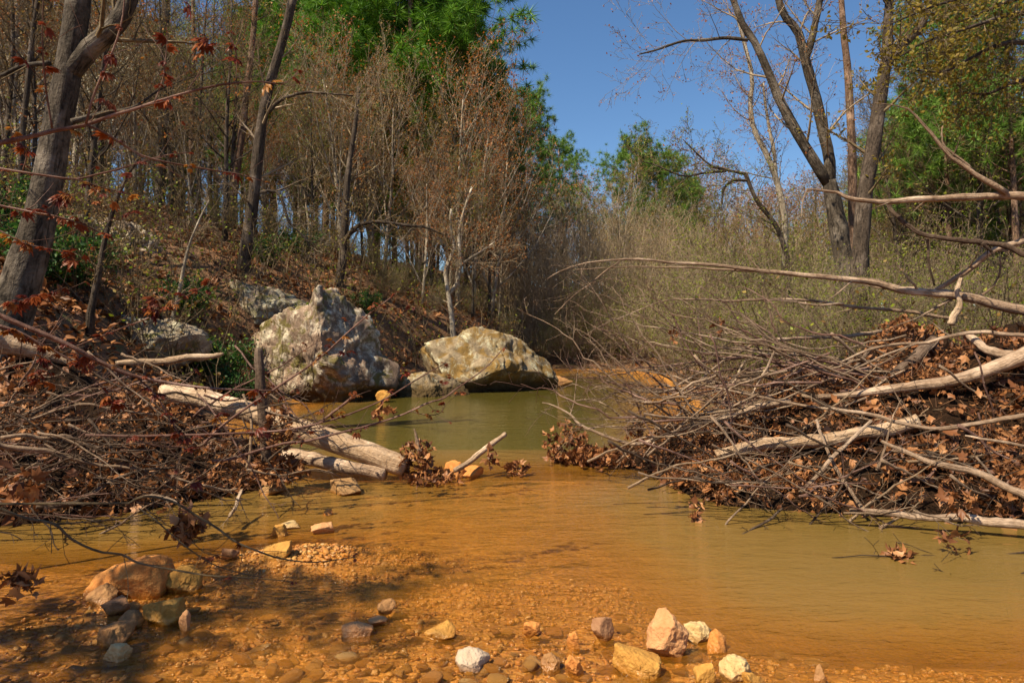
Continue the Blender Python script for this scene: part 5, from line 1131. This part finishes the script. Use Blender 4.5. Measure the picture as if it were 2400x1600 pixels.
maple_branch(mr, MB, Z7([(590, 155), (640, 130), (700, 125), (800, 150), (900, 210), (1000, 270), (1080, 330), (1200, 380), (1300, 410), (1450, 425), (1640, 400)]), [6, 6, 5, 4, 2], (4.0, 4.0), 3, 6, pre=(-6.48, 1.92, 1.0), twigs=10, mat='twig_brown', subs=[(Z7([(640, 180), (700, 220), (780, 290), (850, 350), (950, 420), (1050, 460), (1200, 495)]), [4, 3, 2], (3.9, 3.8)), (Z7([(880, 330), (940, 380), (1000, 400)]), [2, 1.5], (3.9, 3.9))])
# the maple's own crown, above and left of the view, which shades the lower left of the shallows
tb, tw, ends = Tubes(), Tubes(), []
CR = opts(**{**VASE.__dict__, 'kids': [14, 8, 5], 'rmin': .003})
R = random.Random(5); dirs = [vnorm(tuple(a)) for a in np.gradient(tk, axis=0)]
sprout(tb, tw, ends, [tuple(a) for a in tk[12:]], list(tr_[12:]), dirs[12:], 2.3, 0, opts(**{**CR.__dict__, 'ratio': [.55, .45, .45], 'ang': [1.1, .7, .7], 't0': [.1, .15, .15], 'trop': [0, .05, .04, .03]}), R)
for t in tw.g: tb.g.setdefault(t, []).extend(tw.g[t])
cr = tb.build('crown', M['twig_red'], mr, mb)
E = np.array([e[0] for e in ends]) - MB; E = E[nr.random(len(E)) < .8]; E = E + nr.normal(size=E.shape) * .08
v, f = scatter([(np.array(m_[0]), m_[1]) for m_ in DEAD[:2]], E, nr.uniform(.07, .13, len(E)), rand_rot(len(E)))
link('foliage', mesh_np('foliage', v, f), M['maple'], cr)
# shoots growing out of the left pile
def shoot(label, pts, ws, ds, nleaf, seed, subs=()):
    b = P(*pts[0], ds[0]); root = thing('maple_shoot', label, 'sapling', b)
    maple_branch(root, np.array(b), pts, ws, ds, nleaf * 2, seed, subs, size=.078, t0=.1, twigs=8)
shoot('straight red shoot rising steeply from the left pile past the jagged boulder', Z5([(-320, 1150), (-220, 1050), (-60, 930), (60, 850), (180, 770), (300, 690), (430, 590), (560, 470), (700, 350), (855, 232)]), [7, 6, 5, 4, 3], (5.6, 6.0), 12, 11)
shoot('long red shoot arching from the left pile over the logs toward the mossy boulder', Z5([(-270, 1255), (-160, 1245), (-20, 1200), (180, 1145), (300, 1135), (480, 1090), (700, 1035), (900, 970), (1050, 900), (1150, 870), (1230, 810), (1400, 690), (1520, 560)]), [7, 6, 5, 4, 2.5], (5.5, 6.2), 6, 12, [(Z5([(940, 950), (1050, 972), (1130, 960), (1160, 900)]), [2, 1.5], (6.0, 6.0))])
shoot('level red shoot lying along the left pile and lifting over the pool', [(200, 1019), (306, 1022), (400, 1020), (480, 1018), (575, 1014), (665, 1008), (753, 990), (830, 966), (905, 933), (975, 890), (1045, 850)], [6, 6, 5, 4, 2.5], (5.2, 6.0), 14, 13)
shoot('forked pale shoot lifting out of the logs before the jagged boulder', Z5([(150, 1110), (280, 1060), (400, 1010), (480, 950), (560, 890), (600, 855)]), [4, 6, 7, 6], (6.6, 6.4), 4, 14, [(Z5([(300, 1055), (200, 920), (160, 860), (90, 800)]), [3, 2], (6.5, 6.5))])
